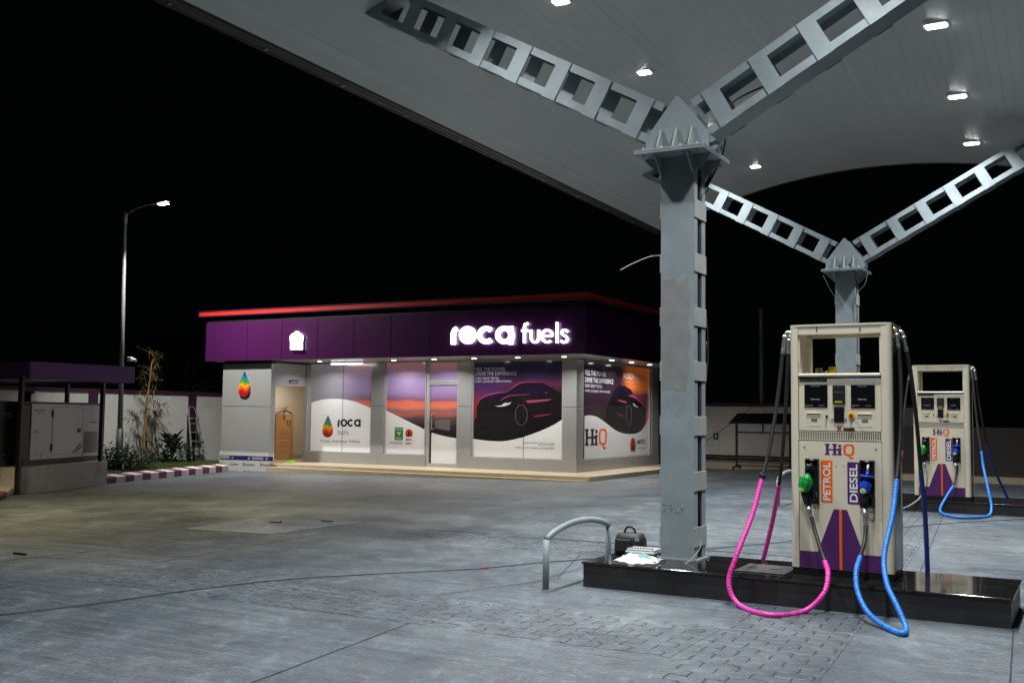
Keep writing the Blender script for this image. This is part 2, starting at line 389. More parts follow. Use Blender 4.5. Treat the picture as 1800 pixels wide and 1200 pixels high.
pavers(b, bed, -9.1, X0-1.02+SK*7.7-.004, 7.12, 8.32, 0)
pavers(b, bed, -8.8, X0-1.02+SK*12.3, 11.72, 12.92, 0)
pavers(b, bed, X0-1.0, X0, 4.55, 9.50, SK)
pavers(b, bed, X0-1.0, X0, 11.1, 18.9, SK)
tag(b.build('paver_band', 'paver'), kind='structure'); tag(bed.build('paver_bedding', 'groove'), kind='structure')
# large trench covers set in the forecourt
def cover(name, pts, label, slots):
    b = B(); c = [sum(p[0] for p in pts)/4, sum(p[1] for p in pts)/4]
    zz = [(x, y, g(x, y)+.004) for x, y in pts]+[(c[0]+(x-c[0])*.985, c[1]+(y-c[1])*.985, g(x, y)+.0085) for x, y in pts]
    b.add(zz, [(4, 5, 6, 7), (0, 1, 5, 4), (1, 2, 6, 5), (2, 3, 7, 6), (3, 0, 4, 7)])
    t = TH(name, (c[0], c[1], g(*c)), label, 'manhole cover', 'covers set in the forecourt')
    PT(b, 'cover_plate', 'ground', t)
    for (x, y) in slots:
        s_ = B(); s_.box(x-.11, x+.11, y-.02, y+.02, g(x, y)+.009, g(x, y)+.035, bev=.008); PT(s_, 'lift_handle', 'rubber', t)
cover('trench_cover', [(-10.05, 11.15), (-9.95, 13.2), (-11.75, 12.75), (-11.5, 11.0)], 'large concrete cover with two black lift handles, middle left of the forecourt', [(-11.0, 12.35), (-10.45, 12.9)])
cover('trench_cover', [(-10.75, 7.4), (-10.55, 8.95), (-12.6, 8.9), (-12.6, 7.3)], 'concrete cover with one black lift handle at the left edge of the picture', [(-10.95, 7.95)])

# ------------------------------------------------------------------ canopy
XC, YC1, YC2 = -3.735, 10.36, 20.16
CS = -.030
def xc(y): return XC+CS*(y-YC1)
def zs(u): return 7.385-.039*u*u-.0002*u**4
YN, YF = 2.6, 24.35
can = TH('canopy', (XC, 15.3, 7.3), 'grey arched forecourt canopy lined with long soffit panels, carried by two columns', 'canopy')
b = B(); UH = 5.08; N = 62; wdt = 2*UH/N
for i in range(N):
    u0 = -UH+i*wdt+.0010; u1 = -UH+(i+1)*wdt-.0010; dz = random.uniform(-.0012, .0012)
    k = 8; vs = []
    for j in range(k+1):
        y = YN+(YF-YN)*j/k; wob = random.uniform(-.001, .001)
        vs += [(xc(y)+u0, y, zs(u0)+dz+wob), (xc(y)+u0, y, zs(u0)+.006), (xc(y)+u1, y, zs(u1)+dz-wob), (xc(y)+u1, y, zs(u1)+.006)]
    fs = []
    for j in range(k):
        o = 4*j; fs += [(o, o+2, o+6, o+4), (o+1, o, o+4, o+5), (o+2, o+3, o+7, o+6)]
    b.add(vs, fs, random.choice((0, 0, 1, 2)))
PT(b, 'soffit', ['soffit', 'soffit_b', 'soffit_c'], can)
b = B(); K = 40; pts = []
for i in range(K+1):
    u = -UH-.1+(2*UH+.2)*i/K; pts.append((u, zs(u)))
for (d0, d1) in ((.0065, .06), (.42, .45)):
    vs = [(xc(y)+u, y, z+d) for d in (d0, d1) for y in (YN-.05, YF+.03) for u, z in pts]; n = K+1; fs = []
    for i in range(K):
        fs += [(i, i+1, n+i+1, n+i), (2*n+i, 3*n+i, 3*n+i+1, 2*n+i+1)]
    b.add(vs, fs)
PT(b, 'roof_deck', 'roofskin', can)
for y0, y1 in ((YN-.09, YN-.052), (YF+.032, YF+.075)):
    b = B(); vs = [(xc(y)+u, y, z+d) for y in (y0, y1) for d in (-.012, .47) for u, z in pts]; n = K+1; fs = []
    for i in range(K):
        fs += [(i, i+1, n+i+1, n+i), (2*n+i, 3*n+i, 3*n+i+1, 2*n+i+1), (i, 2*n+i, 2*n+i+1, i+1), (n+i, n+i+1, 3*n+i+1, 3*n+i)]
    b.add(vs, fs)
    PT(b, 'gable_trim', 'roofskin', can)
for s_ in (-1, 1):
    b = B()
    prof = [(0, .0), (.10, -.02), (.22, .02), (.24, .30), (.22, .30), (.20, .04), (.11, .0), (.0, .02)]
    vs = [(xc(y)+s_*(UH+.03+a), y, zs(UH)+c-.02) for y in (YN, YF) for a, c in prof]; n = len(prof)
    b.add(vs, [(i, (i+1) % n, n+(i+1) % n, n+i) for i in range(n)]+[tuple(range(n)), tuple(range(2*n-1, n-1, -1))])
    gt = PT(b, 'gutter', 'dark', can)
    for j in range(14):
        y = YN+.6+j*1.6; c = B(); x = xc(y)+s_*(UH+.13); c.box(x-.03, x+.03, y-.012, y+.012, zs(UH)-.065, zs(UH)-.045, bev=.005); PT(c, 'gutter_bracket', 'galv', gt)
b = B()      # purlins above the arms' tops, seen at the arm ends
for s_ in (-1, 1):
    b.tube([(xc(y)+s_*(UH+.33), y, zs(UH)+.04) for y in (YN, YF)], .03, 8)
PT(b, 'eave_pipe', 'roofskin', can)

# ------------------------------------------------------------------ columns
def make_column(name, yc, base, label, arms_label):
    x = xc(yc); t = TH(name, (x, yc, base), label, 'column', 'steel canopy columns')
    hw, hd = .18, .175; zt = 4.43+(base-.245)*.4
    b = B()
    # two channels: solid webs front and back, flanges turned inwards
    for s_ in (-1, 1):
        y0 = yc+s_*hd
        b.box(x-hw, x+hw, min(y0, y0-s_*.012), max(y0, y0-s_*.012), base+.001, zt-.04)
        for q in (-1, 1):
            b.box(min(x+q*hw, x+q*(hw-.012)), max(x+q*hw, x+q*(hw-.012)), min(y0-s_*.0125, y0-s_*.105), max(y0-s_*.0125, y0-s_*.105), base+.001, zt-.04)
    sh = PT(b, 'shaft', 'steel', t)
    k = 9
    for i in range(k):
        z = base+.235+i*.56
        if z > zt-.25: break
        c = B()
        for q in (-1, 1):
            xo = x+q*hw; c.box(min(xo, xo+q*.011), max(xo, xo+q*.011), yc-hd-.004, yc+hd+.004, z-.098, z+.098, bev=.003)
        PT(c, 'batten', 'steel_d', sh)
    b = B(); b.box(x-.215, x+.215, yc-.21, yc+.21, base, base+.014)
    for q in (-1, 1):
        for r in (-1, 1): b.cyl((x+q*.2, yc+r*.195, base+.013), .01, .02, 2, 6)
    PT(b, 'base_plate', 'steel', t)
    b = B(); b.box(x-.39, x+.37, yc-.42, yc+.42, zt-.034, zt-.012, bev=.003); b.box(x-.39, x+.37, yc-.42, yc+.42, zt-.010, zt+.012, bev=.003)
    for q in (-.3, -.1, .1, .28):
        for r in (-.37, .37): b.cyl((x+q, yc+r, zt-.06), .015, .1, 2, 6)
    cp = PT(b, 'cap_plate', 'steel', t)
    b = B()   # haunches below the plate
    for q in (-1, 1):
        for r in (-1, 1):
            b.prism([(q*hw, zt-.035), (q*.36, zt-.035), (q*.34, zt-.075), (q*(hw+.012), zt-.215), (q*hw, zt-.215)], lambda a, c, d: (x+a, d, c), yc+r*hd-.006, yc+r*hd+.006)
    for r in (-1, 1):
        for q in (-.172, .172):
            b.prism([(r*(hd+.001), zt-.035), (r*.40, zt-.035), (r*.38, zt-.075), (r*(hd+.012), zt-.23), (r*(hd+.001), zt-.23)], lambda a, c, d: (x+d, yc+a, c), q-.006, q+.006)
    PT(b, 'haunch', 'steel', t)
    b = B()
    pent = [(-.345, zt+.0125), (.345, zt+.0125), (.345, zt+.185), (.015, zt+.60), (-.015, zt+.60), (-.345, zt+.185)]
    for r in (-1, 1):
        ya = yc+r*(hd+.012); b.prism(pent, lambda a, c, d: (x+a, d, c), ya-.007, ya+.007)
    PT(b, 'gusset', 'steel', t)
    for r in (-1, 1):
        for q in (-.17, 0, .17):
            b = B(); ya = yc+r*(hd+.0195)
            b.prism([(0, zt+.0125), (r*.13, zt+.0125), (r*.13, zt+.05), (r*.02, zt+.255), (0, zt+.255)], lambda a, c, d: (x+d, ya+a, c), q-.007, q+.007)
            PT(b, 'stiffener', 'steel_d', t)
    for s_ in (-1, 1):
        ax = Vector((s_*.875, 0, .484)); nm = Vector((-s_*.484, 0, .875)); O = Vector((x+s_*.35, yc, 4.835+(zt-4.43)))
        def P(s, n_, y): q = O+ax*s+nm*n_; return (q.x, yc+y, q.z)
        def slab(b, s0, s1, n0, n1, y0, y1):
            b.add([P(s0, n0, y0), P(s1, n0, y0), P(s1, n0, y1), P(s0, n0, y1), P(s0, n1, y0), P(s1, n1, y0), P(s1, n1, y1), P(s0, n1, y1)],
                  [(0, 3, 2, 1), (4, 5, 6, 7), (0, 1, 5, 4), (1, 2, 6, 5), (2, 3, 7, 6), (3, 0, 4, 7)])
        H, D = .222, .165; b = B()
        for n0, n1 in ((H-.012, H), (-H, -H+.012)): slab(b, -.12, 4.36, n0, n1, -D, D)
        for yy in (-1, 1):
            for n0, n1 in ((H-.085, H-.0125), (-H+.0125, -H+.085)):
                slab(b, -.12, 4.36, n0, n1, min(yy*D, yy*(D-.012)), max(yy*D, yy*(D-.012)))
        arm = PT(b, 'arm', 'steel', t)
        for i in range(8):
            c = B(); s0 = .01+i*.56
            for yy in (-1, 1): slab(c, s0, s0+.18, -H-.008, H-.004, min(yy*(D+.001), yy*(D+.012)), max(yy*(D+.001), yy*(D+.012)))
            PT(c, 'batten', 'steel', arm)
        c = B()
        slab(c, 4.30, 4.32, -H+.013, H-.013, -.16, .16)
        PT(c, 'end_bracket', 'dark', arm)
    return t
col1 = make_column('steel_column', YC1, .245, 'tall grey steel column with a Y-shaped top, beside the nearer fuel dispenser', '')
col2 = make_column('steel_column', YC2, .31, 'grey steel column with a Y-shaped top, farther back behind the nearer fuel dispenser', '')
# chalk marks on the near column's front web
b = B(); yq = YC1-.175-.003
for seg in ([(1164, 886), (1169, 884), (1173, 887), (1169, 893), (1165, 897), (1172, 897)], [(1176, 888), (1183, 886), (1181, 892), (1178, 898)], [(1178, 892), (1184, 893)], [(1185, 900), (1190, 897)], [(1193, 893), (1192, 905)], [(1200, 887), (1199, 899)], [(1197, 893), (1204, 889)]):
    b.tube([at(px, py, 1, yq) for px, py in seg], .0018, 4)
PT(b, 'chalk_mark', 'chalk', col1)
b = B(); rnd = random.Random(12); xL_, xR_ = xc(YC1)-.178, xc(YC1)+.15
ol = [(xL_+rnd.uniform(0, .03), 3.12-.02*k) for k in range(2)]+[(xL_+rnd.uniform(0, .012), 2.95-.14*k) for k in range(7)]+[(xL_+.05*k+.02, 1.97+rnd.uniform(-.03, .03)) for k in range(6)]+[(xR_-rnd.uniform(0, .05), 2.05+.15*k) for k in range(7)]+[(xR_-.04-.05*k, 3.1+rnd.uniform(-.04, .05)) for k in range(5)]
b.prism(ol, lambda a, c, d: (a, d, c), YC1-.1762, YC1-.1752); PT(b, 'primer_patch', 'primer', col1)
# cables on the columns
def cable(name, pts, r, mt, label, cat='cable', par=None, n=6, sp=6):
    b = B(); b.tube(spline(pts, sp), r, n)
    if par is not None: return PT(b, name, mt, par)
    o = b.build(name, mt, None, tuple(pts[0])); tag(o, label, cat); return o
yq = YC1+.05
cable('conduit', [at(px, py, 1, yy) for px, py, yy in [(1150, 232, 10.3), (1200, 228, 10.42), (1268, 240, 10.5), (1272, 262, 10.65), (1262, 290, 10.7), (1245, 325, 10.6), (1232, 352, yq), (1228, 420, yq)]], .012, 'cablek', '', par=col1)
cable('conduit', [at(px, py, 1, yy) for px, py, yy in [(1262, 238, 10.5), (1266, 262, 10.62), (1252, 300, 10.7), (1236, 336, 10.5), (1229, 360, yq), (1229, 970, yq)]], .014, 'cablek', '', par=col1)
cable('conduit', [at(px, py, 1, yy) for px, py, yy in [(1268, 195, 10.3), (1300, 172, 10.35), (1345, 152, 10.35), (1395, 140, 10.35)]], .010, 'cablek', '', par=col1)
cable('conduit', [at(px, py, 1, yy) for px, py, yy in [(1232, 542, 10.5), (1240, 548, 10.66), (1244, 585, 10.72), (1244, 640, 10.7), (1236, 700, 10.6), (1230, 730, yq)]], .006, 'cablek', '', par=col1)
cable('conduit', [at(px, py, 1, yy) for px, py, yy in [(1242, 600, 10.7), (1238, 660, 10.66), (1231, 715, 10.5)]], .005, 'cablek', '', par=col1)
cable('stub_wire', [at(px, py, 1, yy) for px, py, yy in [(1163, 449, 10.3), (1143, 451, 10.28), (1115, 462, 10.22), (1090, 475, 10.15)]], .006, 'chalk', '', par=col1)
cable('conduit', [at(px, py, 1, yy) for px, py, yy in [(1226, 915, yq), (1232, 935, 10.45), (1229, 965, 10.25), (1205, 990, 10.0), (1170, 1000, 9.78), (1135, 1000.5, 9.62)]], .006, 'wire', '', par=col1)
cable('conduit', [at(px, py, 1, 19.9) for px, py in [(1447, 484), (1455, 500), (1466, 520)]], .006, 'wire', '', par=col2)
cable('conduit', [at(px, py, 1, 19.95) for px, py in [(1525, 480), (1520, 500), (1505, 520), (1507, 560)]], .006, 'wire', '', par=col2)

# ------------------------------------------------------------------ canopy lights
rows = [5.2, 8.6, 12.1, 15.3, 18.9, 22.3]
names = {(12.1, -1): 'canopy light cut off by the top edge of the picture, left of the near column', (15.3, -1): 'rectangular canopy light just above the left arm of the near column',
 (18.9, -1): 'canopy light glowing behind the foot of the near column\'s right arm', (22.3, -1): 'canopy light right of the near column\'s capital, closest to the far gable on that side',
 (15.3, 1): 'brightest rectangular canopy light, topmost at the upper right', (18.9, 1): 'canopy light at the upper right, middle of its column of three', (22.3, 1): 'canopy light at the right, lowest of three, just above the far column\'s arm',
 (12.1, 1): 'canopy light overhead outside the top right of the picture', (8.6, -1): 'left canopy light overhead before the first column', (8.6, 1): 'right canopy light overhead before the dispenser', (5.2, -1): 'left canopy light nearest the canopy\'s front edge', (5.2, 1): 'right canopy light nearest the canopy\'s front edge'}
for y in rows:
    for s_ in (-1, 1):
        u = s_*2.2; x = xc(y)+u-.13; z = zs(u)
        t = TH('canopy_light', (x, y, z), names[(y, s_)], 'ceiling light', 'rectangular lights set in the canopy soffit')
        b = B(); tl = -s_*.0  # follows the soffit
        b.box(x-.17, x+.17, y-.11, y+.11, z-.022, z+.03, bev=.006); PT(b, 'housing', 'white', t)
        b = B(); b.box(x-.12, x+.13, y-.085, y+.085, z-.034, z-.0225, bev=.003); ln = PT(b, 'lens', 'lampem', t)
        la = bpy.data.lights.new('canopy_lamp', 'AREA'); la.shape = 'RECTANGLE'; la.size = .24; la.size_y = .16; la.energy = LAMP_W; la.color = (.93, .97, 1.0)
        lo = bpy.data.objects.new('canopy_lamp', la); COL.objects.link(lo); lo.parent = t; lo.location = (.005, 0, -.042); la.spread = R_(118)

# ------------------------------------------------------------------ islands
def island(name, x0, x1, y0, y1, zb, zt, label):
    t = TH(name, ((x0+x1)/2, (y0+y1)/2, zb), label, 'pump island', 'black granite pump islands')
    b = B(); n = int((x1-x0)/1.28)+1; xs_ = [x0+.015+(x1-x0-.03)*i/n for i in range(n+1)]
    for i in range(n): b.box(xs_[i]+.0015, xs_[i+1]-.0015, y0+.015, y1-.015, zb-.05, zt-.0215)
    PT(b, 'side_slabs', 'granite_f', t)
    b = B(); ny = 2
    for i in range(n):
        for j in range(ny):
            ya = y0+(y1-y0)*j/ny; yb = y0+(y1-y0)*(j+1)/ny
            xa = x0+(x1-x0)*i/n; xb = x0+(x1-x0)*(i+1)/n
            b.box(xa+.001, xb-.001, ya+.001, yb-.001, zt-.021, zt, bev=.003)
    PT(b, 'top_slabs', 'granite', t); return t
isl1 = island('pump_island', -4.50, -.62, 9.53, 10.72, 0, .245, 'black granite pump island in the foreground, carrying the nearer dispenser and column')
isl2 = island('pump_island', -4.55, .9, 19.1, 20.75, .07, .31, 'black granite pump island farther back, under the far dispenser')
# floor cover plate on the near island
b = B(); p0 = at(1310, 991, 2, .2455); 
b.box(-3.02, -2.54, 9.78, 10.3, .2455, .256, bev=.003); t = TH('cover_plate', (-2.78, 10.04, .2455), 'brown metal cover plate with two slots on the island, left of the nearer dispenser', 'cover plate'); PT(b, 'plate', 'plate', t)
for x in (-2.92, -2.68):
    b = B(); b.box(x-.05, x+.05, 10.0, 10.04, .2562, .2585); PT(b, 'slot', 'black', t)

# ------------------------------------------------------------------ fuel dispenser
def dispenser():
    X0, X1, Y0, Y1, Z0, Z1 = -2.52, -1.60, 9.93, 10.48, .245, 2.56
    t = TH('fuel_dispenser', (-2.06, 10.2, .245), 'nearer cream two-hose fuel dispenser with pink and blue hoses touching the ground', 'fuel dispenser', 'cream fuel dispensers')
    yf = Y0
    def q(px, py, y=yf): return at(px, py, 1, y)
    b = B(); b.box(X0+.012, X1-.012, Y0+.012, Y1-.012, Z0, Z0+.062, bev=.004); PT(b, 'plinth', 'black', t)
    # rounded corner posts + frame
    def post(xa, xb, ya, yb, z0, z1, rc):
        b = B(); r = .045
        cx, cy = (xb-r if rc[0] > 0 else xa+r), (ya+r if rc[1] < 0 else yb-r)
        pl = []
        corners = [(xa, ya), (xb, ya), (xb, yb), (xa, yb)]
        for (x, y) in corners:
            if (x > (xa+xb)/2) == (rc[0] > 0) and (y < (ya+yb)/2) == (rc[1] < 0):
                a0 = {(1, -1): -90, (-1, -1): 180, (1, 1): 0, (-1, 1): 90}[rc]
                for k in range(7): a = R_(a0+15*k); pl.append((cx+r*math.cos(a), cy+r*math.sin(a)))
            else: pl.append((x, y))
        b.prism(pl, lambda a, c, d: (a, c, d), z0, z1, smooth=False); return b
    zb = Z0+.064
    for xa, xb, rx in ((X0, X0+.076, -1), (X1-.092, X1, 1)):
        PT(post(xa, xb, Y0, Y0+.085, zb, Z1-.005, (rx, -1)), 'corner_post', 'cream', t)
        PT(post(xa, xb, Y1-.085, Y1, zb, Z1-.005, (rx, 1)), 'corner_post', 'cream', t)
    b = B(); r = .06; pl = []
    for cx, cy, a0 in ((X1-r+.004, Y0+r-.004, -90), (X1-r+.004, Y1-r+.004, 0), (X0+r-.004, Y1-r+.004, 90), (X0+r-.004, Y0+r-.004, 180)):
        for k in range(7): a = R_(a0+15*k); pl.append((cx+r*math.cos(a), cy+r*math.sin(a)))
    b.prism(pl, lambda a, c, d: (a, c, d), Z1-.006, Z1+.012)
    b.box(X0+.078, X1-.094, Y0+.004, Y0+.05, Z1-.082, Z1-.007); b.box(X0+.078, X1-.094, Y1-.05, Y1-.004, Z1-.082, Z1-.007)
    b.box(X0+.078, X1-.094, Y0+.051, Y1-.051, Z1-.04, Z1-.007)
    tp = PT(b, 'top_frame', 'cream', t)
    for px in (1435.5, 1511.5):
        for py in (576.5, 580.5):
            c = B(); p = q(px, py); c.cyl((p.x, Y0-.001, p.z), .007, .006, 1, 8); PT(c, 'bolt', 'dark', tp)
    # inner reveals of the open window
    for s_ in (0, 1):
        b = B(); xa = X0+.0765 if s_ == 0 else X1-.1075
        b.box(xa, xa+.015, Y0+.02, Y1-.02, 2.115, Z1-.083); w_ = PT(b, 'window_reveal', 'cream_d', t)
        for z in (2.46, 2.2):
            c = B(); xx = X0+.052 if s_ == 0 else X1-.06; c.cyl((xx+.03*(1 if s_ == 0 else -1), Y0+.006, z), .006, .02, 1, 8); PT(c, 'screw', 'galv', w_)
    for s_ in (0, 1):
        b = B(); xa = X0+.004 if s_ == 0 else X1-.016
        b.box(xa, xa+.012, Y0+.087, Y1-.087, zb, Z1-.083, bev=.002); PT(b, 'side_panel', 'steel_side', t)
    # shelf bar
    b = B(); XL, XR = X0+.078, X1-.094
    b.box(XL, XR, Y0-.018, Y0+.05, 2.078, 2.112, bev=.012); b.box(XL, XR, Y0+.051, Y1-.0, 2.085, 2.108); PT(b, 'shelf', 'cream', t)
    # control panel
    b = B(); zP0 = q(1480, 758).z; zP1 = 2.062
    b.box(XL+.002, XR-.002, Y0+.006, Y0+.04, zP0+.004, zP1, bev=.003); b.box(XL, XR, Y1-.04, Y1-.006, .31, 2.07)
    cp = PT(b, 'control_panel', 'cream_d', t)
    b = B(); b.box(XL+.001, XR-.001, Y0+.03, Y1-.05, .32, 2.07); PT(b, 'inner_casing', 'black', t)
    yp = Y0+.006
    def rect(name, x0, y0, x1, y1, mt, d=.004, par=None, bev=0., base=0.):
        a = q(x0, y0, yp); c_ = q(x1, y1, yp); b = B()
        b.box(a.x, c_.x, yp-base-d, yp-base-.0005, c_.z, a.z, bev=min(bev, d*.45) if bev else 0); return PT(b, name, mt, par or cp)
    def txt(par, s, x0, y0, x1, y1, mt, base=.0045, off=0., name='lettering'):
        a = q(x0, y1, yp); c_ = q(x1, y1, yp); d_ = q(x0, y0, yp); b = B()
        lettering(b, s, (a.x, yp-base, a.z), (1, 0, 0), (0, 0, 1), c_.x-a.x, d_.z-a.z, off); return PT(b, name, mt, par)
    st = rect('warning_strip', 1405.5, 665.5, 1453.5, 671, 'black', .002)
    txt(st, 'PETROL IS HIGHLY FLAMMABLE. STOP ENGINE', 1407, 666.2, 1451, 667.8, 'grey_l', .0026, name='small_print'); txt(st, 'NO SMOKING. SWITCH OFF MOBILE PHONE', 1407, 668.8, 1444, 670.3, 'grey_l', .0026, name='small_print')
    st = rect('white_strip', 1475.5, 665, 1548, 670.6, 'white', .002)
    for i in range(3):
        b = B(); p = q(1479.5+6*i, 667.8, yp); 
        b.tube([(p.x+.009*math.cos(a*.5236), yp-.003, p.z+.009*math.sin(a*.5236)) for a in range(13)], .0014, 4); PT(b, 'symbol', 'red', st)
    txt(st, 'PLEASE CHECK ZERO BEFORE DELIVERY', 1498, 667, 1546, 668.8, 'grey_l', .0026, name='small_print')
    for x0, x1, y0, y1 in ((1414, 1455, 676, 716), (1495.5, 1538.5, 676.3, 717.5)):
        d = rect('display', x0, y0, x1, y1, 'screen', .006, bev=.002); mx = (x0+x1)/2-2
        txt(d, 'Amount (Rs.)', mx-7.5, y0+1.4, mx+9, y0+3.4, 'offwhite', .0068); txt(d, 'Volume (L)', mx-7.5, y0+24, mx+8.5, y0+27, 'white', .0068)
        txt(d, 'Density (kg/m3)', x0+2, y0+35.2, x0+15, y0+37, 'offwhite', .0068); txt(d, 'Price (Rs./L)', x0+26, y0+35.6, x0+36, y0+37.2, 'offwhite', .0068)
        rect('indicator', x0+3.5, y0+37.7, x0+7.7, y0+39, 'red', .0075, d)
    d = rect('card_reader', 1464, 677, 1486.3, 709, 'black', .02, bev=.003); txt(d, 'Amount: 1.0', 1468, 687.5, 1481, 689.6, 'grey_l', .0206); txt(d, 'V', 1473, 679, 1475.5, 681.4, 'grey_l', .0206)
    rect('yellow_bar', 1468, 705, 1481, 707, 'yellow', .0215, d)
    d = rect('keypad', 1466, 714.3, 1484.3, 742, 'black', .012, bev=.003)
    for r in range(4):
        for c_ in range(4): rect('key', 1468+4*c_, 718+5.6*r, 1471+4*c_, 721.6+5.6*r, 'screen', .0145, d)
    for x0 in (1461.7, 1485.3):
        d2 = rect('socket', x0, 735, x0+3.3, 739, 'black', .006); rect('socket_mark', x0+.9, 736, x0+2.4, 738, 'white', .0068, d2)
    for x0, x1, y0 in ((1418, 1443, 724.8), (1507, 1533, 726.3)):
        b = B(); a = q(x0, y0, yp); c_ = q(x1, y0+24, yp)
        b.box(a.x, c_.x, yp-.012, yp-.0005, a.z-.010, a.z, bev=.003); b.box(a.x, a.x+.003, yp-.002, yp-.0004, c_.z, a.z-.011); b.box(a.x+.0035, c_.x, yp-.002, yp-.0004, c_.z, c_.z+.003)
        pd = PT(b, 'printer_door', 'cream_d', cp)
        d2 = rect('label_plate', x0+8, y0+10.8, x0+18.4, y0+15, 'dark', .003, pd); txt(d2, 'PRINTER', x0+9, y0+11.6, x0+17.4, y0+14.2, 'offwhite', .0037)
    b = B(); p = q(1497.3, 730.5, yp); b.cyl((p.x, yp-.006, p.z), .033, .0055, 1, 20); es = PT(b, 'emergency_stop', 'yellow', cp)
    b = B(); b.tube([(p.x, yp-.0065, p.z), (p.x, yp-.03, p.z-.002), (p.x, yp-.032, p.z-.002), (p.x, yp-.048, p.z-.003)], [.013, .013, .021, .019], 16); PT(b, 'push_button', 'red', es)
    b = B(); p = q(1453.4, 731, yp); b.tube([(p.x, yp, p.z), (p.x, yp-.02, p.z)], .010, 10); b.box(p.x-.004, p.x+.004, yp-.032, yp-.0205, p.z-.02, p.z+.008); PT(b, 'key_lock', 'dark', cp)
    b = B(); p = q(1475.2, 751, yp); b.tube([(p.x+.018*math.cos(a*.5236), yp-.004, p.z+.018*math.sin(a*.5236)) for a in range(13)], .003, 5); lk = PT(b, 'lock_ring', 'red', cp)
    b = B(); b.tube([(p.x, yp, p.z), (p.x, yp-.012, p.z)], .010, 12); PT(b, 'lock', 'galv', lk)
    d = rect('serial_plate', 1482.5, 751.3, 1502.5, 757, 'dark', .003); txt(d, 'CAUTION  DO NOT OPEN', 1484, 752.5, 1501, 754, 'grey_l', .0037, name='small_print')
    # louvre
    b = B(); z1 = q(1480, 758.5, yf).z; z0 = q(1480, 774, yf).z
    b.box(XL+.001, XR-.001, Y0+.002, Y0+.012, z1-.006, z1); b.box(XL+.001, XR-.001, Y0+.002, Y0+.012, z0, z0+.006)
    n = 47; 
    for i in range(n+1):
        x = XL+.002+(XR-XL-.004)*i/n; b.box(x-.0038, x+.0038, Y0+.004, Y0+.0125, z0+.0062, z1-.0062)
    PT(b, 'louvre', 'cream', t)
    # lower door with vinyl graphics
    zd1 = q(1480, 775.3, yf).z; b = B(); b.box(XL+.002, XR-.002, Y0+.004, Y0+.029, zb, zd1-.002, bev=.003); ld = PT(b, 'lower_door', 'cream_d', t)
    yp = Y0+.004
    for px, py in ((1414, 785), (1540, 789), (1410, 901), (1547.5, 910), (1469.5, 818), (1483, 818)):
        b = B(); p = q(px, py, yp); b.tube([(p.x, yp, p.z), (p.x, yp-.004, p.z)], .008 if py < 800 else .0045, 10); PT(b, 'screw', 'galv', ld)
    # purple road motif: band + tapering road with an orange line
    def W(px, py): p = q(px, py, yp); return (p.x, p.z)
    zt_ = W(1480, 972)[1]; zb_ = zb+.004; xl = XL+.004; xr = XR-.004
    bl, br = W(1437, 0)[0], W(1517, 0)[0]; tl, tr = W(1465.5, 895)[0], W(1489, 895)[0]; zt2 = W(1477, 895)[1]
    bl, br = W(1437.5, 972)[0], W(1518.5, 975)[0]
    b = B(); b.prism([(xl, zb_), (xr, zb_), (xr, zt_), (br, zt_), (tr, zt2), (tl, zt2), (bl, zt_), (xl, zt_)], lambda a, c, d: (a, d, c), yp-.0014, yp-.0003); rm = PT(b, 'road_motif', 'purple', ld)
    b = B(); xm = W(1477.5, 900)[0]; b.box(xm-.0125, xm+.0125, yp-.0026, yp-.0016, zb_, zt2-.001); PT(b, 'orange_line', 'orange', rm)
    hiq(q(1450, 805, yp), q(1502, 780.5, yp), yp, ld, ('purple', 'orange'))
    def flag(s, x0, y0, x1, y1, mt, nm):
        a = q(x0, y1, yp); c_ = q(x1, y0, yp); b = B(); r = .012; pl = []
        c0 = q(x0, y0, yp).z
        for cx, cz, a0 in ((c_.x-r, c0-r, 0), (a.x+r, c0-r, 90), (a.x+r, a.z+r, 180), (c_.x-r, a.z+r, 270)):
            for k in range(5): an = R_(a0+22.5*k); pl.append((cx+r*math.cos(an), cz+r*math.sin(an)))
        b.prism(pl, lambda u, v, d: (u, d, v), yp-.0016, yp-.0003); o = PT(b, nm, mt, ld)
        b = B(); wdd = c_.x-a.x; hh = c0-a.z
        lettering(b, s, (c_.x-wdd*.17, yp-.0022, a.z+hh*.05), (0, 0, 1), (-1, 0, 0), hh*.90, wdd*.66, .022); PT(b, 'lettering', 'white', o)
    flag('PETROL', 1443.6, 808, 1463, 882, 'orange', 'petrol_sign'); flag('DIESEL', 1490, 811.5, 1510.8, 885.3, 'purple', 'diesel_sign')
    # nozzle boots
    for x0, x1, y0, y1 in ((1417, 1441, 805.5, 885.5), (1512.3, 1539, 808.3, 892)):
        a = q(x0, y0, yp); c_ = q(x1, y1, yp); b = B()
        b.box(a.x, a.x+.012, yp-.05, yp-.0005, c_.z, a.z); b.box(c_.x-.012, c_.x, yp-.035, yp-.0005, c_.z, a.z); b.box(a.x+.0125, c_.x-.0125, yp-.008, yp-.0005, c_.z, a.z)
        b.box(a.x+.0125, c_.x-.0125, yp-.05, yp-.0085, a.z-.014, a.z); nb = PT(b, 'nozzle_boot', 'black', ld)
        b = B(); mx = (a.x+c_.x)/2; b.box(mx-.012, mx+.018, yp-.0545, yp-.0505, a.z-.012, a.z-.002); PT(b, 'tag', 'offwhite', nb)
        b = B(); b.tube(spline([(c_.x-.03, yp-.02, c_.z+.11), (c_.x-.016, yp-.05, c_.z+.07), (c_.x-.03, yp-.055, c_.z+.03), (c_.x-.055, yp-.04, c_.z+.04)]), .006, 6); PT(b, 'hook', 'dark', nb)
